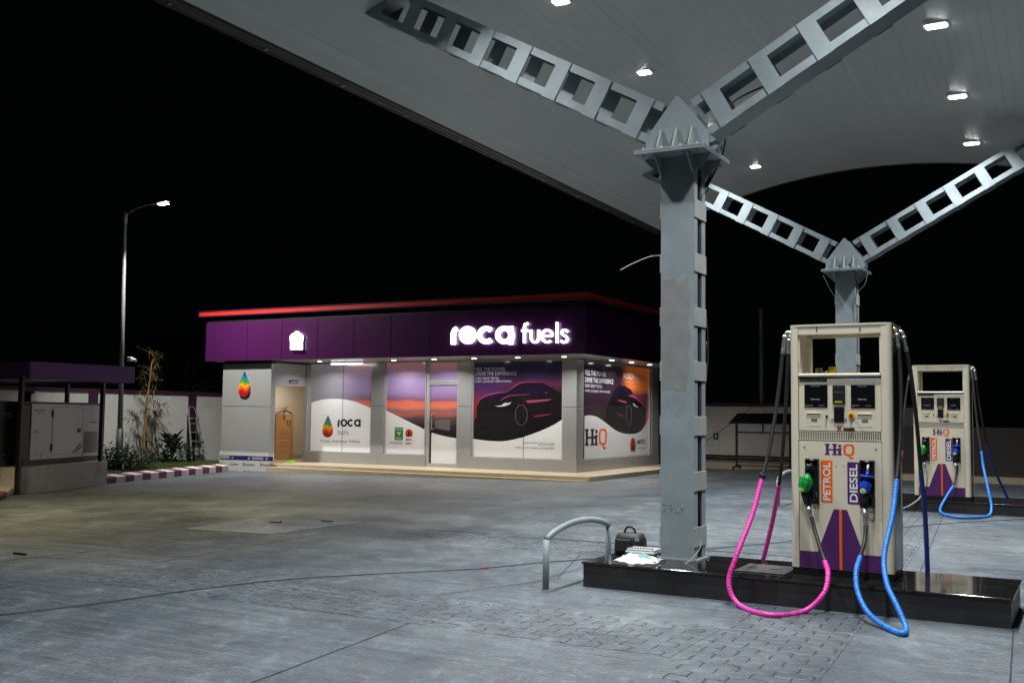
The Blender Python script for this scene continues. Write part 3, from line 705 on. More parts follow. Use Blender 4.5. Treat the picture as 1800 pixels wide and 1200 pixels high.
    # nozzles
    def nozzle(L, cm, guard):
        """L: list of (px,py) down the nozzle: spout tip, collar, body top, body bottom, grip end, swivel end"""
        yn = Y0-.075
        P = [q(px, py, yn) for px, py in L]
        b = B(); 
        b.tube([P[0]+Vector((0, .04, 0)), P[0], P[1]], [.011, .012, .014], 10); nz = PT(b, 'nozzle_spout', 'galv' if guard else 'black', t)
        ax = (P[3]-P[2]).normalized()
        if guard:
            b = B(); b.tube([P[1]-ax*.005, P[1]+ax*.012], [.062, .06], 16); b.tube([P[1]-ax*.03, P[1]-ax*.0055], [.016, .02], 12); PT(b, 'splash_guard', cm, nz)
        else:
            b = B(); b.tube([P[1]-ax*.035, P[1]-ax*.03, P[1]+ax*.002, P[1]+ax*.012], [.02, .036, .036, .024], 14); PT(b, 'collar', 'black', nz)
        b = B(); mid = P[2].lerp(P[3], .5)
        rr = .066 if not guard else .052
        b.tube([P[2], P[2].lerp(P[3], .12), P[2].lerp(P[3], .25), P[2].lerp(P[3], .3)+Vector((0, -.012, 0)), mid+Vector((0, -.014, 0)), P[2].lerp(P[3], .82)+Vector((0, -.01, 0)), P[3]], [.018, rr*.5, rr*.62, rr*1.02, rr, rr*.86, .028], 8, smooth=False)
        PT(b, 'nozzle_body', cm, nz)
        b = B(); c_ = P[2].lerp(P[3], .84)+Vector((-.012, -.055, 0)); b.tube([c_+Vector((0, .03, 0)), c_+Vector((0, -.004, 0))], .026, 14); rg = PT(b, 'nozzle_badge', 'offwhite', nz)
        b = B(); b.tube([c_+Vector((0, -.0045, 0)), c_+Vector((0, -.010, 0))], .017, 12); PT(b, 'badge_face', 'lime', rg)
        b = B(); b.tube([P[3]-ax*.01, P[3].lerp(P[4], .3), P[4]], [.034, .033, .026], 10)
        lv = [P[3]+Vector((.03, .0, .02)), P[3]+Vector((.062, -.01, -.05)), P[3]+Vector((.06, -.01, -.13)), P[4]+Vector((.02, -.005, .01))]
        b.tube(spline(lv), .0065, 6); PT(b, 'grip', 'black', nz)
        b = B(); d_ = P[5]-P[4]; b.tube([P[4], P[4]+d_*.18, P[4]+d_*.2, P[4]+d_*.45, P[4]+d_*.48, P[4]+d_*.8, P[5]], [.021, .021, .026, .026, .019, .019, .015], 12); PT(b, 'swivel', 'galv', nz)
        return P[5]
    e1 = nozzle([(1425.5, 816), (1422, 822), (1421, 832), (1413, 864), (1420, 888), (1426, 910)], 'green', False)
    e2 = nozzle([(1526, 818), (1524.5, 836), (1523, 842), (1521, 866), (1520.5, 892), (1521.5, 924)], 'bluen', True)
    return t, e1, e2
def hiq(lo, hi, yp, par, mats, along='x', x0=None):
    """the HiQ mark in slab-serif shapes between two corners of a vertical plane"""
    a0, z0 = (lo.x, lo.z) if along == 'x' else (lo.y, lo.z); a1, z1 = (hi.x, hi.z) if along == 'x' else (hi.y, hi.z)
    Wd, Hh = a1-a0, z1-z0; base = .24
    def fn(a, c, d): return (a0+a*Wd, yp-d, z0+(base+c*(1-base))*Hh) if along == 'x' else (yp+d, a0+a*Wd, z0+(base+c*(1-base))*Hh)
    def sl(cx, w_, h0, h1, sw, sh): return [(cx-sw, h0), (cx+sw, h0), (cx+sw, h0+sh), (cx+w_, h0+sh*1.6), (cx+w_, h1-sh*1.6), (cx+sw, h1-sh), (cx+sw, h1), (cx-sw, h1), (cx-sw, h1-sh), (cx-w_, h1-sh*1.6), (cx-w_, h0+sh*1.6), (cx-sw, h0+sh)]
    b = B(); e0, e1 = .0004, .0016
    for cx in (.085, .335): b.prism(sl(cx, .048, 0, 1, .085, .09), fn, e0, e1)
    b.prism([(.1335, .42), (.2865, .42), (.2865, .54), (.1335, .54)], fn, e0, e1); b.prism([(.3835, .42), (.452, .42), (.452, .54), (.3835, .54)], fn, e0, e1)
    b.prism(sl(.50, .047, 0, .62, .075, .09), fn, e0, e1)
    b.prism([(.51+.055*math.cos(k*.5236), .83+.125*math.sin(k*.5236)) for k in range(12)], fn, e0, e1)
    PT(b, 'mark_dark_letters', mats[0], par)
    b = B(); n = 28
    def se(cx, cy, rx, ry, k): a = 2*math.pi*k/n; c_, s_ = math.cos(a), math.sin(a); return (cx+rx*abs(c_)**.6*(1 if c_ > 0 else -1), cy+ry*abs(s_)**.6*(1 if s_ > 0 else -1))
    for k in range(n): b.prism([se(.81, .5, .105, .38, k), se(.81, .5, .19, .51, k), se(.81, .5, .19, .51, k+1), se(.81, .5, .105, .38, k+1)], fn, e0, e1)
    b.prism([(.78, -.016), (.86, -.016), (.90, -.17), (.97, -.14), (.975, -.2), (.90, -.30), (.83, -.24)], fn, e0, e1)
    PT(b, 'mark_letter_q', mats[1], par)
# ------------------------------------------------------------------ hoses
def hose_kit(t):
    def hose(pts, split, cm, r=.019, rw=.0235, end=None):
        """pts (px, py, y); first part bare rubber up to index split, then spiral wrap up to index end"""
        V = []
        for px, py, yy in pts:
            p = at(px, py, 1, yy)
            gz = g(p.x, p.y)+rw+.002; V.append(p if p.z > gz else at(px, py, 2, gz))
        end = len(pts)-1 if end is None else end
        def seg(i0, i1): return spline(V, 22)[i0*22:i1*22+1]
        if split > 0:
            b = B(); b.tube(seg(0, split), r, 10); h = PT(b, 'hose', 'rubber', t)
        if end < len(pts)-1:
            b = B(); b.tube(seg(end, len(pts)-1), r, 10); PT(b, 'hose', 'rubber', t)
        fine = seg(split, end)
        # resample every 5 mm and pinch the wrap once per turn
        res = [fine[0]]; acc = 0
        for p, q_ in zip(fine, fine[1:]):
            L_ = (q_-p).length; s = 0
            while acc+L_-s >= .005:
                s += .005-acc; acc = 0; res.append(p.lerp(q_, min(1, s/L_)))
            acc += L_-s
        rs = []; ms = []
        rnd = random.Random(len(pts)+int(V[0].x*100)); gapk = set()
        for i in range(0, len(res), 6):
            if rnd.random() < (.34 if 'blue' in cm else .14): gapk.add(i//6)
        for i in range(len(res)):
            ph = i % 6; rs.append(rw-(.0027 if ph == 0 else (.0007 if ph in (1, 5) else 0))); ms.append(1 if (i//6 in gapk and ph < 1) else 0)
        b = B(); b.tube(res, rs, 12, mis=ms); return PT(b, 'hose_wrap', [cm, 'rubber'], t)
    def elbow(pts, tail, m1='brass'):
        V = [at(px, py, 1, yy) for px, py, yy in pts]; b = B(); b.tube(spline(V, 5), .019, 10); e = PT(b, 'hose_elbow', m1, t)
        a, c_ = V[-1], at(*tail[:2], 1, tail[2]); d_ = c_-a; b = B(); b.tube([a-d_*.05, a+d_*.1, a+d_*.12, a+d_*.5, a+d_*.52, a+d_*.75, c_], [.026, .026, .023, .023, .019, .022, .022], 12); PT(b, 'hose_coupling', 'galv', e)
    return hose, elbow
pump1, e1, e2 = dispenser()
pump2 = copy_tree(pump1); pump2.location = (-2.335, 19.77, .31)
pump2['label'] = 'farther cream two-hose fuel dispenser at the right edge, smaller in the picture'
hose, elbow = hose_kit(pump1)
ys_ = 10.05
elbow([(1391, 586, ys_), (1384, 584.5, ys_), (1380.5, 591, ys_)], (1376, 622, ys_-.02), 'galv')
hose([(1376, 620, ys_-.02), (1367, 700, 10.0), (1354, 780, 9.9), (1341, 834, 9.80), (1322, 905, 9.62), (1295, 975, 9.40), (1281, 1025, 9.33), (1300, 1063, 9.27), (1352, 1080, 9.25), (1412, 1074, 9.28), (1447, 1044, 9.36), (1455.5, 1010, 9.48), (1450, 986, 9.66)]+[(1441, 960, 9.74), (1432, 930, 9.82), (e1.x and 1426.5, 908, 9.855)], 3, 'pink', end=12)
b = B(); c_ = at(1340.5, 836, 1, 9.79); b.tube([c_+Vector((.006, 0, .022)), c_+Vector((.003, 0, .012)), c_, c_+Vector((-.003, 0, -.012)), c_+Vector((-.005, 0, -.02))], [.028, .036, .031, .036, .028], 12); PT(b, 'hose_clamp', 'rubber', pump1)
yb_ = 10.38
elbow([(1393, 592, yb_), (1389, 590, yb_), (1387, 597, yb_)], (1386, 622, yb_+.01), 'galv')
hose([(1386, 620, yb_+.01), (1382, 700, 10.45), (1376, 790, 10.5), (1369.5, 852, 10.6), (1358, 915, 10.75), (1341, 985, 10.88), (1336, 1002, 10.92)], 3, 'pink')
elbow([(1566, 577, ys_), (1573, 579, ys_), (1576, 588, ys_)], (1580, 612, ys_-.01), 'copper')
hose([(1580, 610, ys_-.01), (1584, 680, 10.02), (1583, 770, 9.96), (1576.5, 842, 9.84), (1569, 905, 9.66), (1554.5, 975, 9.42), (1559, 1025, 9.22), (1577, 1065, 9.08), (1592, 1101, 8.96), (1587, 1112.5, 8.95), (1560, 1103, 9.00), (1526, 1076, 9.14), (1508, 1040, 9.30), (1505, 1005, 9.45), (1512, 978, 9.62), (1520, 950, 9.78), (1522, 923, 9.855)], 3, 'blue', end=14)
elbow([(1571, 584, yb_), (1584, 583, yb_), (1588, 592, yb_)], (1594, 618, yb_+.01), 'galv')
hose([(1594, 616, yb_+.01), (1603, 670, 10.43), (1612, 750, 10.52), (1618.5, 826, 10.62), (1626, 905, 10.74), (1630, 990, 10.84), (1631, 1035, 10.92)], 3, 'dblue')
ORG[pump2.name] = tuple(pump2.location); hose, elbow = hose_kit(pump2)
elbow([(1606, 648, 19.75), (1602.5, 647, 19.75), (1600.5, 652, 19.75)], (1597, 668, 19.75), 'galv')
hose([(1597, 667, 19.75), (1592, 700, 19.7), (1588, 745, 19.6), (1585, 792, 19.5), (1580, 822, 19.3), (1571, 860, 19.0), (1566, 890, 18.85), (1572, 905, 18.8)], 3, 'pink')
D12 = pump2.location-pump1.location
n1, n2 = e1+D12, e2+D12
V = [n1, n1+Vector((.03, -.02, -.12)), n1+Vector((.0, -.05, -.26)), at(1618, 873, 1, 19.2), at(1606, 884, 1, 19.0), at(1590, 892.5, 1, 18.95), at(1570, 897, 1, 18.9)]
b = B(); b.tube(spline(V, 10), .016, 10); PT(b, 'hose', 'wire', pump2)
elbow([(1700, 643, 19.7), (1705, 643.5, 19.7), (1707, 648, 19.7)], (1709, 664, 19.7), 'galv')
p_ = n2
hose([(1709, 663, 19.7), (1713, 700, 19.6), (1719, 755, 19.5), (1725, 793, 19.4), (1729, 822, 19.3), (1738, 864, 19.05), (1743, 892, 18.9), (1737, 906, 18.8), (1712, 909, 18.8), (1680, 908, 18.85), (1657, 902, 18.9), (1653, 893, 18.95), (1664, 872, 19.15), (1676, 853, 19.3), (1681, 835, 19.4), (1683.5, 818, 19.43)], 3, 'blue', end=13)
elbow([(1705, 645, 20.1), (1711, 646, 20.1), (1713, 651, 20.1)], (1716, 668, 20.1), 'galv')
hose([(1716, 667, 20.1), (1721, 705, 20.2), (1728, 748, 20.3), (1734, 779, 20.4), (1742, 808, 20.5), (1753, 836, 20.65), (1765, 862, 20.8), (1776, 884, 20.9)], 3, 'dblue')
# small things left on the near dispenser's shelf
t = TH('brass_fitting', (-2.3, 10.3, 2.109), 'small brass and yellow fittings left on the shelf of the nearer dispenser', 'fitting')
b = B(); b.tube([(-2.33, 10.3, 2.128), (-2.27, 10.26, 2.128), (-2.23, 10.27, 2.15)], [.016, .014, .012], 8); PT(b, 'brass_elbow', 'brass', t)
b = B(); b.box(-2.235, -2.17, 10.27, 10.33, 2.1095, 2.19, bev=.006); PT(b, 'yellow_carton', 'yellow', t)
b = B(); b.box(-2.37, -2.31, 10.31, 10.36, 2.1095, 2.18, bev=.006); PT(b, 'dark_carton', 'grey_l', t)

# ------------------------------------------------------------------ guard hoops
def hoop(x, y, z, label):
    t = TH('guard_hoop', (x, y, z), label, 'guard hoop', 'bent steel guard hoops at the island ends')
    L_ = 1.62; dx = -.05; pts = []
    for k in range(15):
        u = k/14; pts.append((x+dx*u, y+L_*u, z+.475+.118*math.sin(math.pi*u)**.7))
    b = B(); b.tube(pts, .032, 14)
    PT(b, 'arched_rail', 'steel', t)
    for u in (0, 1):
        b = B(); b.tube([(x+dx*u, y+L_*u, z-.02), (x+dx*u, y+L_*u, z+.478)], .032, 14); PT(b, 'post', 'steel', t)
    return t
h1 = hoop(-4.735, 9.22, 0, 'grey bent guard hoop at the left end of the near island')
h2 = copy_tree(h1); h2.location = (-5.02, 18.9, .1); h2['label'] = 'small distant grey guard hoop seen just left of the nearer dispenser'

# ------------------------------------------------------------------ things beside the near column
bx, by = at(1108, 975, 1, 10.3).x, 10.3
t = TH('tool_bag', (bx, by, .245), 'small black zipped bag with a carrying handle, standing behind the cement sack', 'bag')
b = B(); L0, L1 = at(1085, 960, 1, 10.3).x, at(1130, 960, 1, 10.3).x; zt_ = at(1108, 936, 1, 10.3).z
secs = [(.245, 0, .0), (.27, .012, .006), (.4, .006, .004), (zt_-.05, -.004, .0), (zt_-.01, -.02, -.018), (zt_, -.05, -.045)]
vs = []; n = 16
for z, dx, dy in secs:
    for k in range(n):
        a = 2*math.pi*k/n; c_, s_ = math.cos(a), math.sin(a)
        vs.append(((L0+L1)/2+((L1-L0)/2+dx)*abs(c_)**.35*(1 if c_ > 0 else -1), by+.02+(.105+dy)*abs(s_)**.35*(1 if s_ > 0 else -1), z+random.uniform(-.002, .002)))
b.add(vs, [(k*n+i, k*n+(i+1) % n, (k+1)*n+(i+1) % n, (k+1)*n+i) for k in range(len(secs)-1) for i in range(n)]+[tuple(range((len(secs)-1)*n, len(secs)*n)), tuple(range(n-1, -1, -1))], smooth=True)
bd = PT(b, 'bag_body', 'rubber', t)
b = B(); cx = (L0+L1)/2; b.tube(spline([(cx-.07, by+.01, zt_-.015), (cx-.045, by+.005, zt_+.045), (cx-.005, by, zt_+.065), (cx+.04, by+.005, zt_+.045), (cx+.065, by+.01, zt_-.015)]), .011, 8); PT(b, 'handle', 'dark', t)
b = B(); b.box(L0+.02, L1-.09, by-.112, by-.094, .285, zt_-.06, bev=.006); PT(b, 'front_pocket', 'rubber', t)
b = B(); lettering(b, 'SA', at(1116, 950.5, 1, by-.104), (1, 0, 0), (0, 0, 1), .05, .03, .02); PT(b, 'stitched_mark', 'offwhite', t)
sx0, sx1 = -4.22, -3.80
t = TH('cement_sack', (-4.0, 9.85, .245), 'crumpled white plastic sack with teal print, lying on the island before the near column', 'sack')
b = B(); nx, ny = 22, 14; vs = []
rnd = random.Random(3)
def sackz(u, v): return .012+.072*(math.sin(math.pi*min(1, max(0, u)))**.5)*(math.sin(math.pi*v)**.5)+.010*math.sin(9*u+5*v)*math.sin(7*v+2)+.006*math.sin(21*u-9*v)
for j in range(ny+1):
    for i in range(nx+1):
        u, v = i/nx, j/ny; vs.append((sx0+(sx1-sx0)*u+.02*math.sin(6*v), 9.62+.42*v+.02*math.sin(5*u+1), .247+max(.004, sackz(u, v))))
o_ = len(vs); fs = [(j*(nx+1)+i, j*(nx+1)+i+1, (j+1)*(nx+1)+i+1, (j+1)*(nx+1)+i) for j in range(ny) for i in range(nx)]
edge = [i for i in range(nx+1)]+[(j+1)*(nx+1)-1+0 for j in range(1, ny+1)]+[ny*(nx+1)+i for i in range(nx-1, -1, -1)]+[j*(nx+1) for j in range(ny-1, 0, -1)]
bot = [(vs[e][0], vs[e][1], .2455) for e in edge]; vs += bot; n = len(edge)
fs += [(edge[i], edge[(i+1) % n], o_+(i+1) % n, o_+i) for i in range(n)]
b.add(vs, fs, smooth=True); sk_ = PT(b, 'sack', 'sack', t)
b = B()
for u0, u1, v0, v1 in ((.1, .78, .40, .52), (.22, .5, .62, .72), (.55, .86, .25, .34), (.0, .06, .1, .5), (.93, 1.0, .2, .6)):
    k = 8; vs = [(sx0+(sx1-sx0)*(u0+(u1-u0)*i/k)+.02*math.sin(6*v), 9.62+.42*v+.02*math.sin(5*(u0+(u1-u0)*i/k)+1), .250+max(.004, sackz(u0+(u1-u0)*i/k, v))) for v in (v0, v1) for i in range(k+1)]
    b.add(vs, [(i, i+1, k+2+i, k+1+i) for i in range(k)], smooth=True)
PT(b, 'teal_print', 'teal', sk_)
t = TH('plastic_tray', (-4.02, 9.95, .33), 'pale grey plastic tray with dark wire loops, resting on the white sack', 'tray')
b = B(); x0, x1, y0, y1 = -4.17, -3.86, 9.86, 10.06
b.box(x0, x1, y0, y1, .325, .345, bev=.006); b.box(x0+.01, x1-.0, y0+.02, y1, .3455, .368, bev=.008); tr = PT(b, 'tray_body', 'offwhite', t)
b = B()
for k in range(9): b.cyl((x0+.03+k*.031, y0+.04, .3685), .012, .009, 2, 8)
PT(b, 'wire_loops', 'black', tr)

# ------------------------------------------------------------------ cable across the forecourt
pts = [(0, 1080), (95, 1069), (190, 1057), (340, 1036), (500, 1018), (680, 1007), (838, 999), (950, 988), (1020, 983), (1180, 969), (1390, 951), (1500, 937), (1600, 925), (1700, 917), (1800, 912)]
V = []
for px, py in pts:
    p = at(px, py, 2, .01); p = at(px, py, 2, g(p.x, p.y)+.012); V.append(p)
b = B(); b.tube(spline(V, 10), .0055, 6); o = b.build('black_cable', 'cablek', None, tuple(V[0])); tag(o, 'thin black cable lying right across the forecourt', 'cable')
b = B(); c_ = at(853, 996.5, 2, .016); d_ = (V[7]-V[6]).normalized(); b.tube([c_-d_*.05, c_-d_*.04, c_+d_*.04, c_+d_*.05], [.005, .008, .008, .005], 8); o2 = b.build('cable_joint', 'red', o, tuple(V[0]))

# ------------------------------------------------------------------ kiosk building
YG, YFA, XS, XF = 26.10, 24.20, -12.50, -11.36
ZP, ZF = .113, 3.262
bld = TH('kiosk_building', (-17., 26., 0), 'low shop building with a purple fascia, orange roof line and printed window films', 'building')
def ramp_film(name, stops, xs_=None, nscale=1.2, namt=.25, rough=.12):
    """printed film: colour bands by height, optionally blended sideways to a second set of bands"""
    Mt = bpy.data.materials.new(name); Mt.use_nodes = True; nt = Mt.node_tree; L = nt.links; b = nt.nodes['Principled BSDF']
    tc = nt.nodes.new('ShaderNodeTexCoord'); sp = nt.nodes.new('ShaderNodeSeparateXYZ'); L.new(tc.outputs['Object'], sp.inputs[0])
    mp = nt.nodes.new('ShaderNodeMapping'); mp.inputs['Scale'].default_value = (.7, .7, 2.2); L.new(tc.outputs['Object'], mp.inputs[0])
    n = nt.nodes.new('ShaderNodeTexNoise'); n.inputs['Scale'].default_value = nscale; n.inputs['Detail'].default_value = 7; L.new(mp.outputs[0], n.inputs['Vector'])
    def mth(op, a, c):
        q = nt.nodes.new('ShaderNodeMath'); q.operation = op
        for i, v in enumerate((a, c)):
            if isinstance(v, (int, float)): q.inputs[i].default_value = v
            else: L.new(v, q.inputs[i])
        return q.outputs[0]
    zz = mth('ADD', sp.outputs['Z'], mth('MULTIPLY', mth('SUBTRACT', n.outputs['Fac'], .5), namt))
    def rmp(st):
        r = nt.nodes.new('ShaderNodeValToRGB'); L.new(mth('DIVIDE', zz, 4.0), r.inputs[0]); e = r.color_ramp.elements
        e[0].position = st[0][0]/4; e[0].color = (*st[0][1], 1); e[1].position = st[-1][0]/4; e[1].color = (*st[-1][1], 1)
        for p, c in st[1:-1]: k = e.new(p/4); k.color = (*c, 1)
        return r.outputs[0]
    out = rmp(stops)
    if xs_:
        ax, a0, a1, st2 = xs_
        m_ = nt.nodes.new('ShaderNodeMapRange'); m_.interpolation_type = 'SMOOTHSTEP'; L.new(mth('ADD', sp.outputs[ax], mth('MULTIPLY', mth('SUBTRACT', n.outputs['Fac'], .5), .6)), m_.inputs['Value'])
        m_.inputs['From Min'].default_value = a0; m_.inputs['From Max'].default_value = a1
        x = nt.nodes.new('ShaderNodeMix'); x.data_type = 'RGBA'; L.new(m_.outputs[0], x.inputs['Factor']); L.new(out, x.inputs[6]); L.new(rmp(st2), x.inputs[7]); out = x.outputs[2]
    L.new(out, b.inputs['Base Color']); L.new(out, b.inputs['Emission Color']); b.inputs['Emission Strength'].default_value = .18      # shop lights shine faintly through the film
    b.inputs['Roughness'].default_value = rough; b.inputs['Coat Weight'].default_value = .8; b.inputs['Coat Roughness'].default_value = .03
    b.inputs['Specular IOR Level'].default_value = .6
    M[name] = Mt
grey = [(1.2, (.16, .15, .16)), (1.9, (.20, .17, .19)), (2.1, (.2, .19, .22)), (2.6, (.22, .21, .24)), (3.2, (.30, .29, .32))]
sun = [(1.0, (.015, .012, .014)), (1.35, (.03, .022, .026)), (1.56, (.10, .06, .065)), (1.66, (.34, .09, .06)), (1.78, (.20, .10, .11)), (1.88, (.56, .15, .08)), (2.02, (.55, .12, .08)), (2.09, (.17, .09, .15)), (2.3, (.26, .17, .34)), (2.7, (.32, .24, .44)), (3.0, (.36, .20, .30)), (3.2, (.50, .22, .18))]
ramp_film('film_sunset', grey, ('X', -21.3+17, -19.6+17, sun))
pur = [(.9, (.012, .010, .011)), (1.6, (.02, .012, .014)), (1.9, (.16, .02, .03)), (2.1, (.12, .02, .05)), (2.4, (.05, .018, .07)), (2.7, (.035, .02, .075)), (3.2, (.02, .014, .035))]
pur2 = [(.9, (.012, .010, .011)), (1.8, (.02, .013, .018)), (2.3, (.022, .015, .026)), (2.55, (.10, .02, .05)), (2.75, (.03, .02, .05)), (3.2, (.018, .014, .03))]
ramp_film('film_car', pur, ('X', -15.6+17, -14.0+17, pur2))
dk = [(.9, (.015, .012, .013)), (1.6, (.03, .018, .02)), (2.2, (.03, .016, .03)), (3.2, (.03, .022, .035))]
org = [(1.2, (.02, .012, .012)), (1.75, (.5, .05, .015)), (1.9, (.14, .04, .05)), (2.3, (.12, .03, .05)), (2.5, (.62, .14, .02)), (3.2, (.60, .15, .03))]
ramp_film('film_side', dk, ('Y', 29.2-26, 30.2-26, org))
M['filmwhite'] = mat('film_white', (.62, .62, .62), .15, 0, 0, 60, .02, 1, coat=.6, emit=(.9, .93, 1), estr=.055)
M['filmwhite_lit'] = mat('film_white_backlit', (.64, .64, .64), .15, 0, 0, 60, .02, 1, coat=.6, emit=(.9, .93, 1), estr=.13)
M['fdark'] = mat('print_dark', (.012, .010, .012), .12, coat=.8); M['fpink'] = mat('print_pink', (.30, .05, .11), .15, coat=.8)
M['fpurp'] = mat('print_purple', (.015, .008, .024), .15, coat=.8); M['fgrey'] = mat('print_grey', (.13, .12, .12), .15, coat=.8); M['flight'] = mat('print_light', (.5, .5, .52), .15, coat=.8); M['fred'] = mat('print_red', (.22, .02, .02), .15, coat=.8)
# platform
b = B()
n = 13
for i in range(n):
    xa = -22.05+(XF+22.05)*i/n; xb = -22.05+(XF+22.05)*(i+1)/n
    b.box(xa+.001, xb-.001, 24.5, 25.3, -.25, ZP, bev=.004); b.box(xa+.001, xb-.001, 25.302, 26.12, -.25, ZP, bev=.002)
b.box(-23.4, XS, 26.122, 33.0, -.25, ZP-.003); b.box(-24.0, -22.051, 24.53, 28.3, -.2, ZP-.001)
for i in range(9): b.box(XS+.002, XF, 26.122+.82*i, 26.12+.82*(i+1)-.002, -.25, ZP, bev=.003)
b.box(-22.05, XF-.02, 24.27, 24.498, -.3, .022, bev=.006)
PT(b, 'platform', 'tile', bld)
# body behind the glazing
b = B(); b.box(-24.05, -22.2, 28.42, 33, -.2, 3.25); b.box(-22.0, XS-.08, 26.25, 32.8, ZP, 3.25); b.box(-24.0, XS-.05, 26.3, 33.0, 3.5, 4.55)
PT(b, 'body_wall', 'dark', bld)
# plinth cladding
def plinth(x0, x1): b = B(); b.box(x0, x1, YG-.02, YG+.12, ZP, .452, bev=.004); PT(b, 'plinth_panel', 'alu', bld)
plinth(-22.05, -19.235); plinth(-19.23, -17.47); plinth(-16.36, -14.36); plinth(-14.355, -12.48)
b = B(); b.box(XS-.12, XS+.02, YG+.122, 29.2, ZP, .452, bev=.004); PT(b, 'plinth_panel', 'alu', bld)
b = B(); b.box(XS-.12, XS+.02, 29.204, 32.3, ZP, .452, bev=.004); PT(b, 'plinth_panel', 'alu', bld)
# pillars (two cladding panels each)
def pillar(x0, x1, y0, y1):
    b = B(); zj = 1.905
    b.box(x0, x1, y0, y1, .456, zj-.006, bev=.005); b.box(x0, x1, y0, y1, zj+.006, 3.255, bev=.005); PT(b, 'pillar', 'alu', bld)
    b = B(); b.box(x0+.01, x1-.01, y0+.01, y1-.01, .453, 3.257); PT(b, 'pillar_core', 'dark', bld)
pillar(-19.50, -19.02, YG-.01, YG+.45); pillar(-16.36, -15.89, YG-.01, YG+.45); pillar(-12.92, -12.495, YG-.01, YG+.45); pillar(XS-.4, XS-.0, 31.75, 32.3)
# the entrance block at the left
b = B(); zj = 1.84
b.box(-24.07, -22.06, 24.4, 24.52, .44, zj-.007, bev=.006); b.box(-24.07, -22.06, 24.4, 24.52, zj+.007, 3.17, bev=.006)
b.box(-22.16, -22.06, 24.524, 24.62, ZP, zj-.007, bev=.004); b.box(-22.16, -22.06, 24.524, 24.62, zj+.007, 3.17, bev=.004); b.box(-24.07, -23.97, 24.524, 28.3, ZP, 3.17)
b.box(-22.16, -22.06, 24.624, 26.02, 2.50, 3.2, bev=.004)
blk = PT(b, 'entrance_block', 'alu', bld); b = B(); b.box(-24.05, -22.08, 24.44, 24.50, .3, 3.261); b.box(-24.05, -22.08, 24.501, 28.3, 3.21, 3.261); PT(b, 'block_core', 'dark', bld)
b = B(); b.box(-24.1, -22.05, 24.385, 24.42, -.2, .437); b.box(-22.079, -22.05, 24.421, 24.62, -.2, .437); PT(b, 'base_film', 'film', bld)
b = B(); yy = 24.3845
fl = PT(B().add([(-24.1, 24.3848, .34), (-24.1, 24.3848, .2), (-24.099, 24.3848, .2), (-24.099, 24.3848, .34)], [(0, 1, 2, 3)]), 'film_edge', 'film', bld)
def band(nm, px0, px1, py0a, py1a, dy, mt, y=yy, off=.002):
    pts = [at(px0, py0a, 1, y), at(px1, py0a+dy, 1, y), at(px1, py1a+dy, 1, y), at(px0, py1a, 1, y)]
    b = B(); b.add([(p.x, y-off, p.z) for p in pts], [(3, 2, 1, 0)]); return PT(b, nm, mt, fl)
band('printed_band', 387, 480, 799.3, 807, 3.2, 'navy')
band('printed_patch', 388, 403.5, 800, 805, .4, 'grey_l', off=.004); band('printed_patch', 443, 463, 803, 807, .6, 'grey_l', off=.004)
for px in (407, 436, 467): b = B(); p = at(px, 805.5+(px-407)*.035, 1, yy); lettering(b, 'av', (p.x, yy-.004, p.z), (1, 0, 0), (0, 0, 1), .09, .055, .03); PT(b, 'printed_logo', 'offwhite', fl)
for px, w_ in ((405, 14), (431, 17), (462, 17)):
    p = at(px, 817+(px-405)*.03, 1, yy); p2 = at(px+w_, 817, 1, yy); b = B(); lettering(b, 'EUROBOND', (p.x, yy-.003, p.z), (1, 0, 0), (0, 0, 1), p2.x-p.x, .055, .01); PT(b, 'printed_word', 'ink', fl)
    if px > 410: b = B(); b.tube([(p.x-.06+.03*math.cos(k*.7854), yy-.003, p.z+.03+.045*math.sin(k*.7854)) for k in range(7)], .011, 5); PT(b, 'printed_ring', 'ink', fl)
for px, w_ in ((403, 17), (428, 47)):
    p = at(px, 829+(px-405)*.02, 1, yy); p2 = at(px+w_, 829, 1, yy); b = B(); lettering(b, 'ROND' if px < 410 else 'EUROBOND', (p.x, yy-.003, p.z-.06), (1, 0, 0), (0, 0, 1), p2.x-p.x, .11, .03); PT(b, 'printed_word', 'ink', fl)
